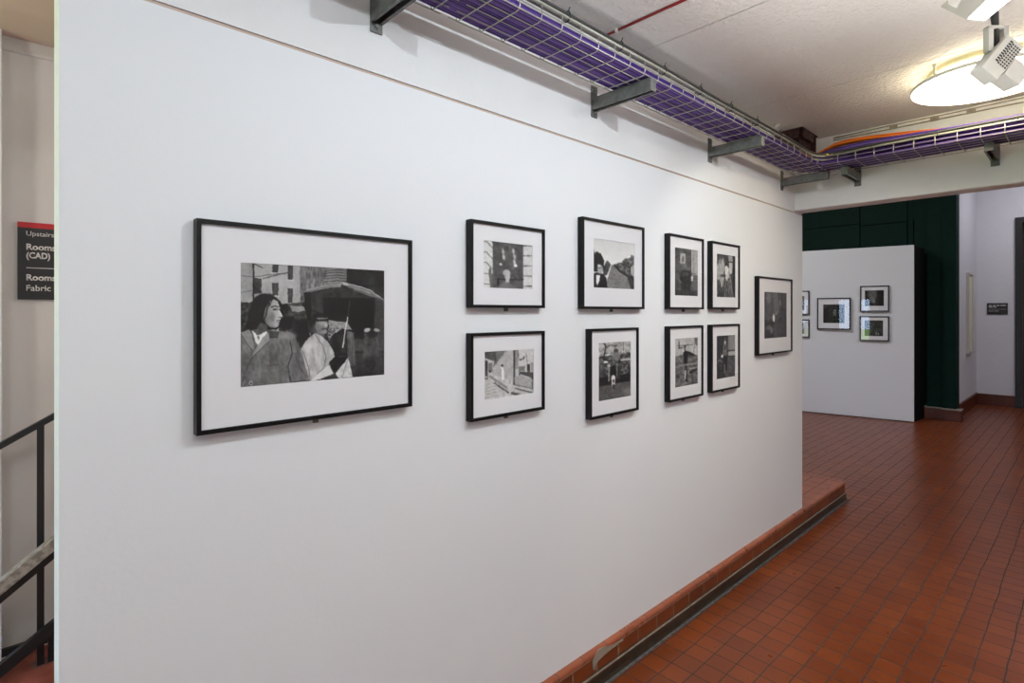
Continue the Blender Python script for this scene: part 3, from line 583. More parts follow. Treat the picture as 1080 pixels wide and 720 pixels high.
# label, X0, X1, Z0, Z1 (outer), print X0 X1 Z0 Z1, painting, view
PICS = [
 ('largest framed photograph, a long-haired person in a raincoat beside one under an umbrella', .355, .977, 1.3635, 1.9005, .459, .880, 1.473, 1.798, art_big, ((253.5, 276.5, 408, 405.4, 285.4, 395.2), (240, 265, 4.644)), (300, 220), 'lo'),
 ('framed photograph of a pale statue head before a dark wall between striped stone piers', 1.221, 1.602, 1.684, 1.999, 1.286, 1.537, 1.758, 1.93, art_f2, ((510, 253, 303.5, 561.3, 259.3, 304.3), (506, 250, 12.42)), (80, 60), 0),
 ('framed photograph of a sunlit square with a figure in white by a long wall', 1.221, 1.601, 1.2775, 1.593, 1.291, 1.546, 1.348, 1.523, art_f4, ((511, 371.8, 420.8, 563, 366.8, 415), (506, 364, 12.0)), (80, 60), 0),
 ('framed photograph of a long empty street with a person in a dark jacket', 1.839, 2.312, 1.682, 2.0815, 1.924, 2.238, 1.7775, 1.9955, art_f3, ((626, 251, 303, 669, 257.5, 304.8), (622, 248, 12.0)), (80, 60), 0),
 ('upright framed photograph of a winter park with a bare tree and a white dog', 1.892, 2.263, 1.194, 1.5935, 1.960, 2.208, 1.2675, 1.5285, art_f5, ((631.3, 361, 423, 665.3, 360.5, 417.5), (628, 358, 10.6)), (64, 80), 0),
 ('framed photograph of a person before a panelled wall hung with a small picture', 2.540, 2.909, 1.6825, 2.0785, 2.609, 2.855, 1.7565, 2.0115, art_f6, ((711.7, 260.5, 311.5, 736, 264, 312), (708, 256, 12.0)), (56, 60), 0),
 ('framed photograph of a close group in pale sleeves with a black strip at its right', 3.003, 3.3685, 1.6845, 2.0795, 3.079, 3.321, 1.7565, 2.0115, art_f7, ((756, 267.5, 313, 775.5, 270, 313.7), (752, 264, 13.85)), (50, 60), 0),
 ('framed photograph of a dark figure crossing a muddy yard', 2.540, 2.903, 1.1975, 1.593, 2.612, 2.855, 1.2675, 1.526, art_f8, ((712, 357, 408.5, 736, 355.8, 404.5), (708, 354, 12.86)), (56, 60), 0),
 ('framed photograph of a figure with a motorbike beside a curtained window', 3.003, 3.368, 1.199, 1.594, 3.076, 3.319, 1.272, 1.5265, art_f9, ((755.7, 354, 399.5, 775.4, 353.2, 396.8), (752, 350, 13.85)), (50, 60), 0),
 ('framed photograph hung alone nearest the far end of the white wall', 3.645, 4.231, 1.380, 1.9045, 3.753, 4.146, 1.4875, 1.804, art_f10, ((806, 307.3, 356.8, 829.8, 309, 355.5), (802, 304, 12.87)), (56, 70), 0),
]
for lab, x0, x1, z0, z1, a, b, c_, d, fn, view, res, _ in PICS:
    cx = (x0 + x1)/2
    picture(lab, x1 - x0, z1 - z0, b - a, d - c_, (a + b)/2 - cx, (c_ + d)/2 - z0, (cx, WY, z0), 0, fn, view, res, group=G1)

# ------------------------------------------------------------------ free-standing display partition in the far room
PA = Vector((10.049, 1.865, 0)); PB = Vector((9.782, 3.347, 0)); PD = (PA - PB).normalized(); PR = math.atan2(PD.y, PD.x); PLEN = 3.9
part = empty('display_partition', PA, PR, 'tall white freestanding display partition with a black end, hung with small pictures', 'display partition')
MB().box((-PLEN, 0, 0.012), (0, 0.03, 2.675)).build('front_panel', M['wall'], part)
fp = [(-PLEN + 0.01, 0.0305), (-0.001, 0.0305), (0.125, 0.53), (-PLEN + 0.01, 0.53)]
MB().add([(x, y, 0.0) for x, y in fp] + [(x, y, 2.66) for x, y in fp], [(3,2,1,0),(4,5,6,7),(0,1,5,4),(1,2,6,5),(2,3,7,6),(3,0,4,7)]).build('body', mat('matt_black_paint', (0.004, 0.004, 0.004), 0.8, spec=0.1), part)
def ppic(label, s0, s1, z0, z1, q0, q1, w0, w1, fn, view, bracket=False, yaw=0.0):
    # s = distance from the partition's right edge
    nrm = Vector((PD.y, -PD.x, 0)); c = -(s0 + s1)/2; base = PA + PD*c + Vector((0, 0, z0)) + nrm*(abs(yaw)*(s0 - s1)/2 + 0.0)
    r = picture(label, s0 - s1, z1 - z0, q0 - q1, w1 - w0, (-(q0 + q1)/2) - c, (w0 + w1)/2 - z0, base, PR + yaw, fn, view, (44, 40), None, bracket=bracket, fw=0.016, group='small framed photographs on the far partition')
    return r
ppic('small framed photograph, single centre one on the far white partition, left of the stacked pair', 1.282, .810, 1.383, 1.892, 1.194, .894, 1.485, 1.786, art_A, ((868.5, 321, 340.7, 891, 321, 340.7), (858, 308, 16.36)), yaw=-0.047)
ppic('small framed photograph, upper of the pair near the partition\'s right end', .685, .306, 1.670, 2.072, .622, .375, 1.758, 2.001, art_B, ((912.3, 306.3, 322.5, 932.3, 306.3, 322.5), (904, 298, 21.2)), yaw=-0.022)
ppic('small framed photograph, lower of the pair near the partition\'s right end', .691, .306, 1.213, 1.598, .626, .385, 1.289, 1.533, art_C, ((912, 337.7, 354.5, 931.5, 337.7, 354.5), (904, 330, 21.2)), yaw=-0.022)
ppic('small framed photograph on the far partition, upper one cut off by the gallery wall', 1.80, 1.396, 1.62, 2.015, 1.73, 1.47, 1.70, 1.93, art_D, ((840, 311, 327, 849, 311, 327), (844, 300, 12)))
ppic('small framed photograph on the far partition, lower one cut off by the gallery wall', 1.80, 1.396, 1.241, 1.54, 1.73, 1.47, 1.30, 1.48, art_D, ((840, 341, 351, 849, 341, 351), (844, 300, 12)))

# ------------------------------------------------------------------ far room: green boarding, return wall, far wall, skirting, door
GX = 10.75
g = MB(); j = 0.008
def board(y0, y1, z0, z1, x=GX): g.box((x, y0 + j, z0 + j), (x + 0.05, y1 - j, z1 - j))
g.box((GX + 0.03, 1.45, 0), (GX + 0.18, 8.0, 4.2))
board(2.754, 8.0, 0.0, 3.17); board(2.754, 8.0, 3.17, 4.2); board(2.084, 2.754, 0, 3.13); board(2.084, 2.754, 3.13, 4.2); board(2.0, 2.084, 0, 3.16); board(1.80, 2.0, 0, 4.2)
for y0, y1, dx in ((1.62, 1.82, -0.05), (1.45, 1.62, -0.08)): g.box((GX + dx, y0, 0.16), (GX + 0.05, y1, 4.2))
struct(g, 'wall_green', M['green'])
s = MB(); s.box((GX - 0.10, 1.62, 0), (GX + 0.02, 8.0, 0.165)); s.box((GX - 0.16, 1.38, 0), (GX + 0.02, 1.62, 0.165))
s.cur = 1; s.box((GX - 0.103, 1.62, 0.165), (GX + 0.02, 8.0, 0.18)); s.box((GX - 0.163, 1.377, 0.165), (GX + 0.02, 1.62, 0.18))
struct(s, 'baseboard_green', [M['brickY'], M['covetop']])
struct(MB().box((GX + 0.18, 1.47, 0), (13.05, 1.62, 4.2)), 'wall_return', M['farwall'])
struct(MB().extr([(1.47, 0), (1.455, 0), (1.455, 0.20), (1.47, 0.215)], GX + 0.18, 12.9), 'baseboard_return', M['brickY'])
fw_ = MB(); fw_.box((12.9, 0.95, 0), (13.05, 1.47, 4.2)); fw_.box((12.9, -0.75, 3.30), (13.05, 0.95, 4.2)); fw_.box((12.9, -3.0, 0), (13.05, -0.75, 4.2))
struct(fw_, 'wall_far', M['farwall'])
s = MB(); s.box((12.88, 0.95, 0), (12.9, 1.47, 0.20)); s.box((12.88, -3.0, 0), (12.9, -0.75, 0.20)); struct(s, 'baseboard_far', M['brickY'])
# dark double door with fanlight
d = MB(); d.box((12.86, 0.86, 0), (13.0, 0.95, 3.30)); d.box((12.86, -0.75, 0), (13.0, -0.66, 3.30)); d.box((12.86, -0.66, 3.21), (13.0, 0.86, 3.30)); d.box((12.87, -0.66, 2.42), (12.99, 0.86, 2.52))
dd = struct(d, 'door_1', M['black'])
d = MB()
for y0, y1 in ((0.10, 0.86), (-0.66, 0.10)):
    d.box((12.92, y0 + 0.002, 0.01), (12.97, y0 + 0.10, 2.42)); d.box((12.92, y1 - 0.10, 0.01), (12.97, y1 - 0.002, 2.42)); d.box((12.92, y0 + 0.1, 0.01), (12.97, y1 - 0.1, 0.9)); d.box((12.92, y0 + 0.1, 2.30), (12.97, y1 - 0.1, 2.42))
d.build('door_leaf', M['wood'], dd)
MB().box((12.94, -0.66, 0.9), (12.945, 0.86, 3.21)).build('pane', M['glass'], dd)
struct(MB().box((13.2, -1.2, 0), (13.25, 1.4, 4.0)), 'wall_lobby', M['wood'])
# notice strip on the return wall
nb = empty('wall_case', (12.0, 1.47, 0.97), 0, 'narrow pale wall case on the side wall beside the green boarding', 'wall case')
f = MB(); f.box((-0.27, -0.04, 0), (0.22, 0, 0.03)); f.box((-0.27, -0.04, 1.32), (0.22, 0, 1.35)); f.box((-0.27, -0.04, 0.03), (-0.23, 0, 1.32)); f.box((0.18, -0.04, 0.03), (0.22, 0, 1.32)); f.build('frame', M['lampwhite'], nb)
MB().box((-0.23, -0.022, 0.03), (0.18, -0.004, 1.32)).build('panel', mat('pale_yellow_board', (0.75, 0.72, 0.50), 0.6), nb)
# small black sign on the far wall; its words are too small to read, so they are plain strokes
sg = empty('wall_sign', (12.9, 1.185, 1.617), 0, 'small black wall sign with white lines of text on the far wall', 'sign')
MB().box((-0.012, -0.139, 0), (-0.001, 0.139, 0.204)).build('plate', M['signblack'], sg)
t = MB()
for z, segs, hh in ((0.155, ((0.115, 0.072), (0.06, 0.022), (0.012, -0.03), (-0.04, -0.115)), 0.014), (0.128, ((0.115, 0.062), (0.05, 0.012)), 0.014), (0.093, ((0.115, -0.115),), 0.003), (0.06, ((0.115, 0.05), (0.04, -0.02)), 0.006)):
    for a, b in segs: t.box((-0.0135, b, z), (-0.0115, a, z + hh))
t.build('lettering', M['letters'], sg)

# ------------------------------------------------------------------ stair area seen past the wall's left end
FONT = None
def text_mesh(s, width, cap, name, parent, loc, material, bold=0.0):
    cu = bpy.data.curves.new(name, 'FONT'); cu.body = s; cu.size = 1.0; cu.extrude = 0.0; cu.offset = bold
    o = bpy.data.objects.new('tmp', cu); COL.objects.link(o)
    dg = bpy.context.evaluated_depsgraph_get(); me = bpy.data.meshes.new_from_object(o.evaluated_get(dg)); bpy.data.objects.remove(o)
    xs = [v.co.x for v in me.vertices]; w_ = max(xs) - min(xs); x0 = min(xs); caph = 0.69
    bm = bmesh.new(); bm.from_mesh(me)
    for v in bm.verts: v.co = Vector(((v.co.x - x0)/w_*width, 0, v.co.y/caph*cap))
    r = bmesh.ops.extrude_face_region(bm, geom=bm.faces[:])
    for e in r['geom']:
        if isinstance(e, bmesh.types.BMVert): e.co.y += 0.001
    bmesh.ops.recalc_face_normals(bm, faces=bm.faces); bm.to_mesh(me); bm.free()
    me.materials.clear(); me.materials.append(material); me.name = name
    ob = bpy.data.objects.new(name, me); COL.objects.link(ob); ob.parent = parent; ob.location = loc; return ob
SGX, SGZ = 0.06, 1.7235
sg = empty('direction_sign', (SGX, 3.25, SGZ), 0, 'black direction sign with a red top band beside the stair rail', 'sign')
MB().box((0, -0.010, 0), (0.42, -0.0005, 0.319)).build('plate', M['signblack'], sg)
MB().box((0, -0.0101, 0.319), (0.42, -0.0005, 0.343)).build('red_band', M['signred'], sg)
MB().box((0.029, -0.0115, 0.1395), (0.39, -0.0098, 0.1425)).build('rule_line', M['letters'], sg)
for s, wd, cap, z, bold in (('Upstairs', 0.094, 0.020, 0.284, 0.004), ('Rooms', 0.101, 0.0255, 0.222, 0.03), ('(CAD)', 0.081, 0.0255, 0.184, 0.03), ('Rooms', 0.101, 0.0255, 0.086, 0.03), ('Fabric', 0.083, 0.0255, 0.039, 0.008)):
    text_mesh(s, wd, cap, 'lettering', sg, (0.029, -0.0118, z), M['letters'], bold)

RY = 3.08
rl = empty('stair_railing', (0.13, RY, PH), 0, 'black metal stair railing with a worn grey handrail rising to the right', 'railing')
def rbar(x0, z0, x1, z1, w, h, name, m, y=0.0):
    MB().bar((x0 - 0.13, y, z0 - PH), (x1 - 0.13, y, z1 - PH), w, h).build(name, m, rl)
rbar(-0.6, 0.765, 1.6, 2.053, 0.03, 0.024, 'handrail', M['black'])
rbar(-0.6, 0.064, 1.6, 1.78, 0.012, 0.040, 'middle_rail', M['black'], -0.10)
rbar(-0.6, 0.105, 1.6, 1.821, 0.055, 0.040, 'worn_rail_cap', M['rail_top'], -0.10)
rbar(-0.02, 0.20, 1.6, 1.29, 0.03, 0.046, 'lower_rail', M['black'], -0.04)
MB().box((-0.012, -0.012, 0), (0.012, 0.012, 1.03)).build('post', M['black'], rl)
MB().box((0.024, -0.012, 0), (0.044, 0.012, 0.16)).build('post', M['black'], rl)
MB().box((-0.03, -0.03, 0), (0.06, 0.03, 0.006)).build('foot_plate', M['steel'], rl)
rbar(-0.2, 0.215, 1.4, 0.24, 0.02, 0.03, 'ground_rail', M['black'], 0.10)
# ribbed tread tiles on the platform by the stairs
tr = MB(); tr.box((-0.35, 2.35, PH - 0.0005), (0.5, 3.24, PH + 0.004))
for i in range(88): tr.box((-0.35, 2.352 + i*0.0101, PH + 0.004), (0.5, 2.3565 + i*0.0101, PH + 0.007))
struct(tr, 'trim_7', mat('ribbed_red_tile', (0.20, 0.045, 0.025), 0.5, vary=(14, (0.30, 0.09, 0.06), 0.2)))

# ------------------------------------------------------------------ steel cantilever brackets
G2 = 'steel wall brackets under the cable basket'
def bracket_parts():
    r = empty('wall_bracket', (0, 0, 0))
    p = MB(); p.box((-0.021, -0.006, 0), (0.021, -0.0005, 0.140)); p.build('wall_plate', M['steel'], r, bevel=0.0015)
    a = MB(); z0, z1 = 0.030, 0.082; L = 0.305; t = 0.003
    a.box((-0.0205, -L, z1 - t), (0.0205, -0.006, z1)); a.box((-0.0205, -L, z0), (-0.0205 + t, -0.006, z1 - t)); a.box((0.0205 - t, -L, z0), (0.0205, -0.006, z1 - t))
    a.box((-0.0205 + t, -L, z0), (-0.010, -0.006, z0 + t)); a.box((0.010, -L, z0), (0.0205 - t, -0.006, z0 + t))
    a.box((-0.0195, -L - 0.003, z0 + 0.001), (0.0195, -L, z1 - 0.001))
    a.build('arm', M['steel'], r)
    for z in (0.018, 0.118):
        b = MB(); b.lathe((0, -0.006, z), [(0.012, 0), (0.012, 0.0015), (0.0075, 0.002), (0.0075, 0.008)], 6, (0, -1, 0)); b.build('bolt', M['steel'], r)
    return r
br0 = bracket_parts(); first = True
def place_bracket(loc, rz, label):
    global first
    if first: r = br0; first = False
    else:
        r = br0.copy(); COL.objects.link(r)
        for ch in br0.children:
            c = ch.copy(); COL.objects.link(c); c.parent = r
    r.location = loc; r.rotation_euler = (0, 0, rz); tag(r, label, 'bracket', G2)
BZ = 2.541
place_bracket((1.951, WY, BZ), 0, 'steel bracket on the white wall above the photograph of the long street')
place_bracket((0.862, WY, BZ), 0, 'steel bracket nearest the viewer, cut by the top edge')
place_bracket((3.030, WY, BZ), 0, 'steel bracket on the white wall, third from the near end')
place_bracket((4.105, WY, BZ), 0, 'steel bracket in the corner where the basket turns')
place_bracket((BX0, 1.129, BZ), -PI/2, 'steel bracket on the beam nearest the corner')
place_bracket((BX0, 0.409, BZ), -PI/2, 'steel bracket on the beam below the round ceiling light')

# ------------------------------------------------------------------ wire cable baskets
TZ = 2.6255; R_ = 0.0022
def basket(name, label, long0, long1, lats, fixed, axis, side_h=0.052, outer=0, rung0=None):
    """long0..long1 along axis; lats = lateral positions of the long wires"""
    m = MB(); P = (lambda l, t, z: (l, t, z)) if axis == 'X' else (lambda l, t, z: (t, l, z))
    ts = sorted(lats); zb = TZ + R_
    for t in ts: m.tube([P(long0, t, zb), P(long1, t, zb)], R_, 6)
    for t, s in ((ts[0], -1), (ts[-1], 1)):
        for dz in (0.026, side_h): m.tube([P(long0, t + s*0.003, zb + dz), P(long1, t + s*0.003, zb + dz)], R_, 6)
    l = rung0 if rung0 is not None else long0 + 0.02
    while l < long1:
        a, b = ts[0] - 0.001, ts[-1] + 0.001; zz = zb - 2*R_
        m.tube([P(l, a, zb + side_h), P(l, a, zb + 0.012), P(l, a + 0.004, zz + 0.004), P(l, a + 0.012, zz), P(l, b - 0.012, zz), P(l, b - 0.004, zz + 0.004), P(l, b, zb + 0.012), P(l, b, zb + side_h)], R_, 6)
        l += 0.1
    o = m.build(name, M['wire'], smooth=True); tag(o, label, 'cable basket'); return o
YS = [1.243, 1.2925, 1.342, 1.3915, 1.441]
basket('cable_basket', 'galvanised wire cable basket along the white wall up to the corner', 1.065, 3.905, YS, 0, 'X', rung0=1.10)
basket('cable_basket', 'short galvanised wire cable basket section at the near end, cut by the top edge', -1.2, 1.035, YS, 0, 'X', rung0=-1.1)
basket('cable_basket', 'galvanised wire cable basket along the beam under the round light', -2.8, 1.225, [3.925, 3.985, 4.045, 4.105, 4.165, 4.225], 0, 'Y', rung0=-2.77)
cb = MB()   # corner infill of cut and bent wires
for k in range(5): cb.tube([(3.90, YS[k], TZ + R_), (4.0 + 0.03*k, YS[k] + 0.01, TZ + R_), (4.23, YS[k] - 0.01*(k % 2), TZ + R_)], R_, 6)
for x_ in (3.96, 4.03, 4.10, 4.17, 4.23): cb.tube([(x_, 1.225, TZ - R_), (x_ - 0.01, 1.44, TZ - R_)], R_, 6)
for dz in (0.03, 0.056): cb.tube([(3.86, 1.238, TZ + dz), (3.90, 1.232, TZ + dz), (3.925, 1.20, TZ + dz), (3.93, 1.16, TZ + dz + 0.006)], R_, 6)
tag(cb.build('corner_wire', M['wire'], smooth=True), 'cut and bent wire mesh joining the two cable baskets at the corner', 'wire mesh')

# ------------------------------------------------------------------ cables, each its own object
def smooth_path(pts, n=8):
    out = []; P = [Vector(p) for p in pts]; P = [2*P[0] - P[1]] + P + [2*P[-1] - P[-2]]
    for i in range(1, len(P) - 2):
        for k in range(n):
            t = k/n; a, b, c, d = P[i-1], P[i], P[i+1], P[i+2]
            out.append(0.5*((2*b) + (c - a)*t + (2*a - 5*b + 4*c - d)*t*t + (3*b - a - 3*c + d)*t*t*t))
    out.append(P[-2]); return out
def cable(name, pts, r, m, label, group, n=7, parent=None):
    o = MB().tube(smooth_path(pts, 5), r, n).build(name, m, parent, smooth=True)
    return tag(o, label, 'cable', group) if parent is None else o
def jig(a): return random.uniform(-a, a)
NP = 16
WAVE = [(jig(0.003), jig(0.001)) for _ in range(11)]
for layer in range(2):
    for i in range(NP if layer == 0 else 13):
        y = 1.2535 + i*0.0119 if layer == 0 else 1.2555 + i*0.0123
        zc = TZ + 2*R_ + 0.0065 + layer*0.0115 + (0.004 if layer else 0)
        f = (y - 1.245)/0.20                       # 0 outer .. 1 wall side
        xt = 3.94 + f*0.25                          # lateral place after the bend (outer edge keeps outer)
        pts = [(-1.2, y, zc)]
        for xx, (wy, wz) in zip((-0.7, -0.2, 0.3, 0.7, 1.1, 1.5, 1.9, 2.3, 2.7, 3.1, 3.5), WAVE):
            pts.append((xx, y + wy*(1 if layer == 0 else -0.8) + jig(0.0004), zc + abs(wz)))
        rb = 0.06 + 0.22*f
        pts += [(xt - rb*0.9 - 0.02, y, zc + 0.001), (xt - rb*0.28, y - 0.02 - rb*0.22, zc + 0.004), (xt, y - 0.05 - rb*0.85, zc + 0.004)]
        yy = y - 0.30
        rise = 0.0 if layer == 0 else 0.010 + 0.022*(i/13)
        while yy > -2.7:
            pts.append((xt + jig(0.006) , yy - 0.02, zc + rise + jig(0.0015))); yy -= 0.33
        ms = M['purple'] if random.random() < 0.75 else M['purple2']
        cable('data_cable', pts, 0.0054, ms, 'purple data cable lying in the wire basket that turns the corner', 'purple data cables in the wire basket')
# extra purple cables heaped on the beam run
for i in range(16):
    xt = 3.99 + (i % 8)*0.027 + jig(0.004); hz = TZ + 0.066 + (i // 8)*0.013
    pts = [(4.30 - 0.01*(i % 5), 1.50 + 0.0*i, TZ + 0.17 + 0.004*(i % 4)), (4.24, 1.40, TZ + 0.15), (xt + 0.02, 1.20, TZ + 0.10 + (i // 8)*0.01), (xt, 0.95, hz + 0.035), (xt, 0.6, hz + 0.022)]
    yy = 0.3
    while yy > -2.7: pts.append((xt + jig(0.004), yy, hz + 0.018 + jig(0.003))); yy -= 0.35
    cable('data_cable', pts, 0.0058, M['purple'] if i % 3 else M['purple2'], 'purple data cable heaped high along the beam, coming from the dark wall opening', 'purple data cables heaped along the beam')
for i in range(7):
    xt = 4.10 + (i % 4)*0.016; hz = TZ + 0.150 + (i // 4)*0.011
    pts = [(4.27, 1.49, TZ + 0.20 - 0.006*i), (4.18 + 0.008*i, 1.43, TZ + 0.185 - 0.004*i), (4.10 + 0.008*i, 1.33, TZ + 0.125 + 0.008*(i // 4)), (xt - 0.02, 1.15, hz + 0.012), (xt, 0.85, hz), (xt, 0.5, hz - 0.040)]
    yy = 0.2
    while yy > -2.7: pts.append((xt + jig(0.003), yy, hz - 0.036)); yy -= 0.35
    cable('orange_cable', pts, 0.0055, M['orange'], 'orange fibre cable strapped in a bundle over the purple ones at the corner', 'orange cables over the beam basket')
# grey and black cables tied along the basket's outer rim
for i, (dy, dz, m, nm) in enumerate(((0.000, 0.0, 'greycable', 'grey'), (0.013, 0.003, 'greycable', 'grey'), (-0.004, 0.012, 'blackcable', 'black'), (0.010, 0.015, 'greycable', 'grey'))):
    z = TZ + 0.062 + dz; pts = [(-1.2, 1.252 + dy, z)]
    for xx in (-0.6, 0.0, 0.5, 1.0, 1.5, 2.0, 2.5, 3.0, 3.4): pts.append((xx, 1.252 + dy + jig(0.002), z + jig(0.002)))
    pts += [(3.75, 1.250 + dy, z - 0.008), (3.90, 1.225 + dy, z - 0.006), (3.945 + dy, 1.13, z - 0.004), (3.945 + dy, 0.9, z + 0.002)]
    yy = 0.6
    while yy > -2.7: pts.append((3.945 + dy + jig(0.002), yy, z + 0.002 + jig(0.002))); yy -= 0.35
    gc = cable('rim_cable', pts, 0.0066, M[m], {0: 'outermost grey cable strapped along the basket rim with black ties', 1: 'inner lower grey cable behind the outermost one on the basket rim', 2: 'thin black cable running on top of the grey rim cables', 3: 'topmost grey cable on the basket rim beside the black one'}[i], 'cables strapped along the basket rim')
    if i == 0:
        for xx in [0.2 + 0.31*k for k in range(12)]:
            mt = MB(); loop = [(xx, 1.258 + 0.0185*math.cos(a), TZ + 0.069 + 0.0185*math.sin(a)) for a in [2*PI*q/14 for q in range(15)]]
            mt.tube(loop, 0.0021, 5); mt.tube([(xx, 1.250, TZ + 0.085), (xx + 0.004, 1.246, TZ + 0.100)], 0.002, 5); mt.build('cable_tie', M['tie'], gc)
        for yy in (0.95, 0.62, 0.28):
            mt = MB(); loop = [(3.951 + 0.0185*math.cos(a), yy, TZ + 0.069 + 0.0185*math.sin(a)) for a in [2*PI*q/14 for q in range(15)]]
            mt.tube(loop, 0.0021, 5); mt.build('cable_tie', M['tie'], gc)
for (a, lab) in (((3.895, 1.238, TZ + 0.060), 'yellow cap on the basket wire just before the corner'), ((3.93, 1.19, TZ + 0.064), 'yellow cap on the basket wire just past the corner')):
    e = MB(); e.obox(a, (0.009, 0, 0), (0, 0.006, 0), (0, 0, 0.007)); tag(e.build('wire_cap', M['yellow'], bevel=0.002), lab, 'cap', 'yellow caps at the basket corner')
# dark opening in the corner through which the cables come
dk = MB(); dk.box((4.00, 1.36, 2.862), (4.20, 1.368, 2.925)); dk.box((3.98, 1.36, 2.917), (4.28, 1.54, 2.926)); dk.box((4.27, 1.37, 2.80), (4.28, 1.54, 2.917)); dk.box((3.98, 1.53, 2.76), (4.27, 1.54, 2.917)); dk.box((3.97, 1.38, 2.86), (3.98, 1.54, 2.917))
for q in range(7): dk.tube(smooth_path([(4.02 + 0.03*q, 1.52, 2.90), (4.04 + 0.028*q, 1.42 - 0.01*(q % 3), 2.87 + 0.008*(q % 2)), (4.06 + 0.02*q, 1.38, 2.82)], 4), 0.008, 6)
tag(dk.build('cable_duct', M['hole']), 'dark brown cable duct opening at the ceiling corner', 'duct')

# ------------------------------------------------------------------ ceiling services
rc = empty('alarm_cable', (2.007, 0.5, CH), 0, 'thin red cable clipped across the ceiling', 'cable')
MB().tube([(0, 1.03, -0.006), (0.002, 0.5, -0.006), (-0.001, 0, -0.006), (0.001, -3.4, -0.006)], 0.0058, 8).build('cable', M['red'], rc, smooth=True)
for y in (0.955, 0.585, 0.18, -0.3, -0.8):
    MB().box((-0.010, y - 0.006, -0.0135), (0.010, y + 0.006, -0.0002)).build('clip', M['white'], rc)
cd = empty('surface_wiring', (BX0, 0, 2.90), 0, 'cream painted wires pinned along the top of the beam', 'wires')
for q, (z, x) in enumerate(((0.012, -0.006), (-0.006, -0.005))):
    MB().tube(smooth_path([(x, 1.28 - 0.33*k, z + jig(0.004)) for k in range(13)], 3), 0.0042, 6).build('wire', M['covetop'], cd, smooth=True)
for y in (0.92, 0.70, 0.52): MB().box((-0.011, y - 0.022, -0.014), (-0.001, y + 0.022, 0.016)).build('junction', M['covetop'], cd)

# round ceiling light
LX, LY, LR = 3.68, 0.385, 0.312
cl = empty('ceiling_light', (LX, LY, CH), 0, 'round glowing white ceiling light hung on short posts', 'ceiling light')
MB().lathe((0, 0, 0), [(0.235, 0.0), (0.235, -0.020), (0.225, -0.026), (0.0005, -0.026)], 64).build('gear_tray', M['gear'], cl)
MB().lathe((0, 0, 0), [(LR - 0.03, -0.068), (LR - 0.004, -0.070), (LR, -0.075), (LR, -0.086), (LR - 0.004, -0.088)], 96).build('rim', M['white'], cl)
MB().lathe((0, 0, 0), [(LR - 0.006, -0.0882), (LR - 0.03, -0.094), (LR*0.6, -0.099), (0.0005, -0.101)], 96).build('diffuser', M['diffuser'], cl, smooth=True)
tb = MB(); ring = [(0.17*math.cos(2*PI*q/40), 0.17*math.sin(2*PI*q/40), -0.050) for q in range(41)]
tb.tube(ring, 0.013, 8, caps=False); tb.build('lamp_tube', mat('lamp_tube_glow', (1, 1, 1), 0.5, emit=((1.0, 0.90, 0.68), 60.0)), cl)
for k in range(6):
    a = 2*PI*k/6 + 0.35; m = MB(); m.lathe((0.262*math.cos(a)*1.03, 0.262*math.sin(a)*1.03, 0), [(0.012, 0), (0.006, -0.01), (0.006, -0.068)], 12); m.build('post', M['lampwhite'], cl)

# lighting track with spotlights
TYY = 0.24
tk = MB(); tk.box((-2.6, TYY - 0.018, CH - 0.022), (2.80, TYY + 0.018, CH)); tag(tk.build('lighting_track', M['white']), 'white lighting track on the ceiling just above the frame edge', 'lighting track')
def axes(deg, fwd_deg=0.0):
    a = math.radians(deg); u = RIGHT*math.cos(a) + Vector((0, 0, 1))*math.sin(a); v = -RIGHT*math.sin(a) + Vector((0, 0, 1))*math.cos(a)
    return u, v
def spotlight(loc, label):
    s = empty('spotlight', loc, 0, label, 'spotlight', 'track spotlights')
    u, v = axes(51); n_ = FWD
    b = MB(); c0 = Vector((0, 0, 0)); b.obox(c0, u*0.076, v*0.038, n_*0.030); b.build('driver_box', M['lampwhite'], s, bevel=0.004)
    vt = MB()
    for r in range(5):
        for q in range(9):
            if r == 0 and q > 8: continue
            c = c0 - n_*0.0301 + u*(-0.028 + q*0.0105 + (0.004 if r == 0 else 0)) + v*(0.010 - r*0.010)
            vt.obox(c, u*0.0032, v*0.0034 if r else v*0.0060, n_*0.0006)
    vt.build('vents', M['black'], s)
    y = MB(); y.obox(c0 + Vector((0, 0, 0.075)) - RIGHT*0.028 + FWD*0.0, RIGHT*0.009, FWD*0.012, Vector((0, 0, 0.045))); y.obox(c0 + Vector((0, 0, 0.088)) + RIGHT*0.028, RIGHT*0.009, FWD*0.012, Vector((0, 0, 0.032))); y.obox(c0 + Vector((0, 0, 0.118)), RIGHT*0.037, FWD*0.012, Vector((0, 0, 0.005)))
    y.build('yoke', M['lampwhite'], s)
    st = MB(); st.tube([c0 + Vector((0, 0, 0.05)), c0 + Vector((0, 0, 0.10)), c0 + RIGHT*-0.006 + Vector((0, 0, 0.17)), c0 + RIGHT*-0.012 + Vector((0, 0, 0.205))], [0.011, 0.009, 0.013, 0.009], 10)
    top = CH - 0.022 - loc[2]
    st.tube([c0 + RIGHT*-0.012 + Vector((0, 0, 0.19)), Vector((0, TYY - loc[1], top))], 0.007, 10); st.build('stem', M['tie'], s, smooth=True)
    u2, v2 = axes(-35)
    h = MB(); hc = c0 + u*-0.005 + u2*0.070 - Vector((0, 0, 0.008)) + FWD*0.005; h.obox(hc, u2*0.036, v2*0.036, n_*0.034); h.build('lamp_head', M['lampwhite'], s, bevel=0.003)
    l = MB(); l.obox(hc + u2*0.0368, u2*0.001, v2*0.031, n_*0.029); l.build('lens', M['lamp_face'], s)
    return s
spotlight((2.66, 0.248, 2.588), 'white track spotlight with a vented driver box in front of the round ceiling light')
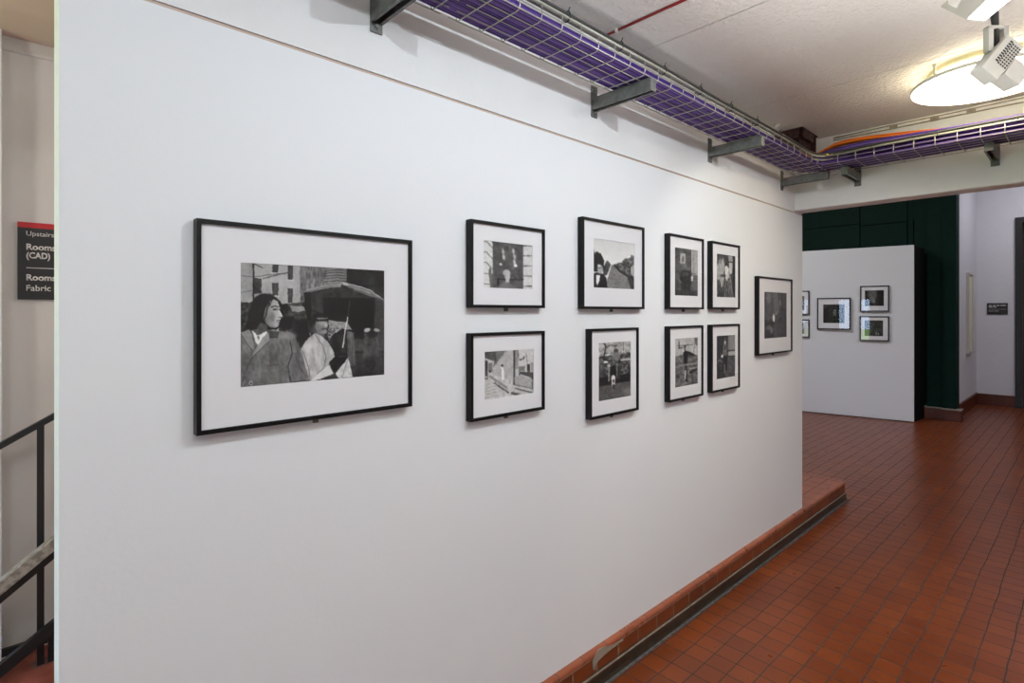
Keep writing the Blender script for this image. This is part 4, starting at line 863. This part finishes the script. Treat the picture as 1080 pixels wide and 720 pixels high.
def floodhead(loc, label):
    s = empty('spotlight', loc, 0, label, 'spotlight', 'track spotlights')
    u, v = axes(38); n_ = FWD
    b = MB(); q = [(-0.055, 0.028), (0.05, 0.05), (0.05, 0.15), (-0.055, 0.13)]
    # tapered body: wide face towards lower right, grey flank towards the left
    face = [RIGHT*x + Vector((0, 0, z)) + FWD*f_ for x, z, f_ in ((-0.044, -0.038, 0.03), (0.016, -0.044, 0.03), (0.078, 0.014, -0.01), (0.034, 0.050, -0.01))]
    back = [p + Vector((0, 0, 0.075)) - RIGHT*0.035 + FWD*0.06 for i, p in enumerate(face)]
    vs = face + back
    b.add([p + FWD*0.0 for p in vs], [(0,1,2,3),(4,7,6,5),(0,4,5,1),(1,5,6,2),(2,6,7,3),(3,7,4,0)]); b.build('lamp_head', M['lampwhite'], s)
    cen = sum(face, Vector())/4; nrm = (face[1] - face[0]).cross(face[3] - face[0]).normalized()
    if nrm.dot(FWD) > 0: nrm = -nrm
    l = MB(); ins = [cen + (p - cen)*0.88 + nrm*0.0015 for p in face]; ins2 = [p + nrm*0.001 for p in ins]
    l.add(ins + ins2, [(0,1,2,3),(4,7,6,5),(0,4,5,1),(1,5,6,2),(2,6,7,3),(3,7,4,0)]); l.build('lens', M['lamp_face'], s)
    top = CH - 0.022 - loc[2]
    MB().tube([(0, 0, 0.10), (0, TYY - loc[1], top)], 0.007, 10).build('stem', M['tie'], s)
    # barn-door flap
    f = MB(); f.add([-RIGHT*0.125 + Vector((0, 0, -0.002)), -RIGHT*0.098 + Vector((0, 0, -0.016)), -RIGHT*0.060 + Vector((0, 0, 0.05)), -RIGHT*0.13 + Vector((0, 0, 0.06)),
                     -RIGHT*0.125 + Vector((0, 0, -0.002)) + FWD*0.003, -RIGHT*0.098 + Vector((0, 0, -0.016)) + FWD*0.003, -RIGHT*0.060 + Vector((0, 0, 0.05)) + FWD*0.003, -RIGHT*0.13 + Vector((0, 0, 0.06)) + FWD*0.003],
                    [(0,1,2,3),(4,7,6,5),(0,4,5,1),(1,5,6,2),(2,6,7,3),(3,7,4,0)]); f.build('barn_door', M['lampwhite'], s)
    return s
floodhead((2.30, 0.235, 2.655), 'bright spotlight head cut by the top edge above the vented one')

# ------------------------------------------------------------------ light
def area(name, loc, direction, sx, sy, power, color, spread=180):
    l = bpy.data.lights.new(name, 'AREA'); l.shape = 'RECTANGLE'; l.size = sx; l.size_y = sy; l.energy = power; l.color = color; l.spread = math.radians(spread)
    o = bpy.data.objects.new(name, l); COL.objects.link(o); o.location = loc; o.rotation_euler = Vector(direction).to_track_quat('-Z', 'Y').to_euler(); return o
def spot(loc, target, power, color, ang=110, blend=0.9, r=0.012):
    l = bpy.data.lights.new('spot_beam', 'SPOT'); l.energy = power; l.color = color; l.spot_size = math.radians(ang); l.spot_blend = blend; l.shadow_soft_size = r
    o = bpy.data.objects.new('spot_beam', l); COL.objects.link(o); o.location = loc; o.rotation_euler = (Vector(target) - Vector(loc)).to_track_quat('-Z', 'Y').to_euler(); return o
DAY = (0.88, 0.97, 1.0)
area('door_daylight', (-3.97, 2.1, 1.2), (1, -0.1, 0.05), 1.7, 1.9, 6, DAY)
area('far_room_fill', (7.0, 4.0, 4.1), (0.3, 0, -1), 2.0, 0.5, 66, (0.97, 0.96, 0.97))  # unseen fill lights added for the far room
area('far_room_fill', (7.5, -1.0, 4.1), (0.3, 0, -1), 2.0, 0.5, 46, (0.95, 0.96, 1.0))
area('far_room_fill', (11.6, 0.2, 4.1), (0.3, 0, -1), 1.0, 1.0, 26, (0.90, 0.91, 1.0))
area('side_wall_fill', (-1.9, -2.97, 1.65), (0.1, 1, -0.05), 3.2, 1.3, 42, (0.78, 0.91, 1.0))  # added soft fill for the lower gallery wall
area('stair_fill', (1.8, 2.45, 2.79), (-0.5, 0.2, -1), 0.9, 0.3, 32, (1.0, 0.95, 0.90))  # unseen fill added for the stair area
WHT = (0.86, 0.955, 1.0)
for x, tx, p in ((-0.9, -0.2, 21), (0.45, 0.6, 19), (1.45, 1.7, 34)):
    spot((x, 0.25, 2.745), (tx, WY, 0.95), p, WHT, 155, 0.7)  # unseen off-frame beams, added without lamp heads
spot((2.33, 0.36, 2.735), (2.7, WY, 0.95), 17, WHT, 140, 0.8)
spot((2.80, 0.34, 2.69), (3.8, WY, 1.0), 20, (0.98, 0.99, 0.93), 110, 0.4)
def fill_point(loc, power, color, r=0.15):
    l = bpy.data.lights.new('stair_fill_point', 'POINT'); l.energy = power; l.color = color; l.shadow_soft_size = r
    o = bpy.data.objects.new('stair_fill_point', l); COL.objects.link(o); o.location = loc
WARM = (1.0, 0.95, 0.88)
fill_point((-1.0, 2.4, 2.3), 22, WARM, 0.08)  # unseen point light added to brighten the stair side and wall end
for x, y, z, p, sp in ((-0.8, -1.0, 2.0, 20, 125), (0.9, -1.0, 2.0, 20, 125), (2.5, -1.0, 2.0, 24, 125), (1.85, 0.0, 1.15, 15, 100)):
    area('ceiling_fill', (x, y, z), (0, 0, -1), 0.5, 0.25, p, (0.97, 0.97, 0.97), sp).rotation_euler = (PI, 0, 0)  # unseen upward fills added to brighten the ceiling

wd = bpy.data.worlds.new('world'); SC.world = wd; wd.use_nodes = True
bg = wd.node_tree.nodes['Background']; bg.inputs['Color'].default_value = (0.50, 0.70, 1.0, 1); bg.inputs['Strength'].default_value = 11.0

vs = SC.view_settings; vs.view_transform = 'Standard'; vs.look = 'None'; vs.gamma = 1.0; vs.use_curve_mapping = False; vs.exposure = 0.09
SC.cycles.max_bounces = 8; SC.cycles.diffuse_bounces = 5; SC.cycles.transparent_max_bounces = 8
SC.cycles.use_denoising = True
SC.cycles.sample_clamp_indirect = 6
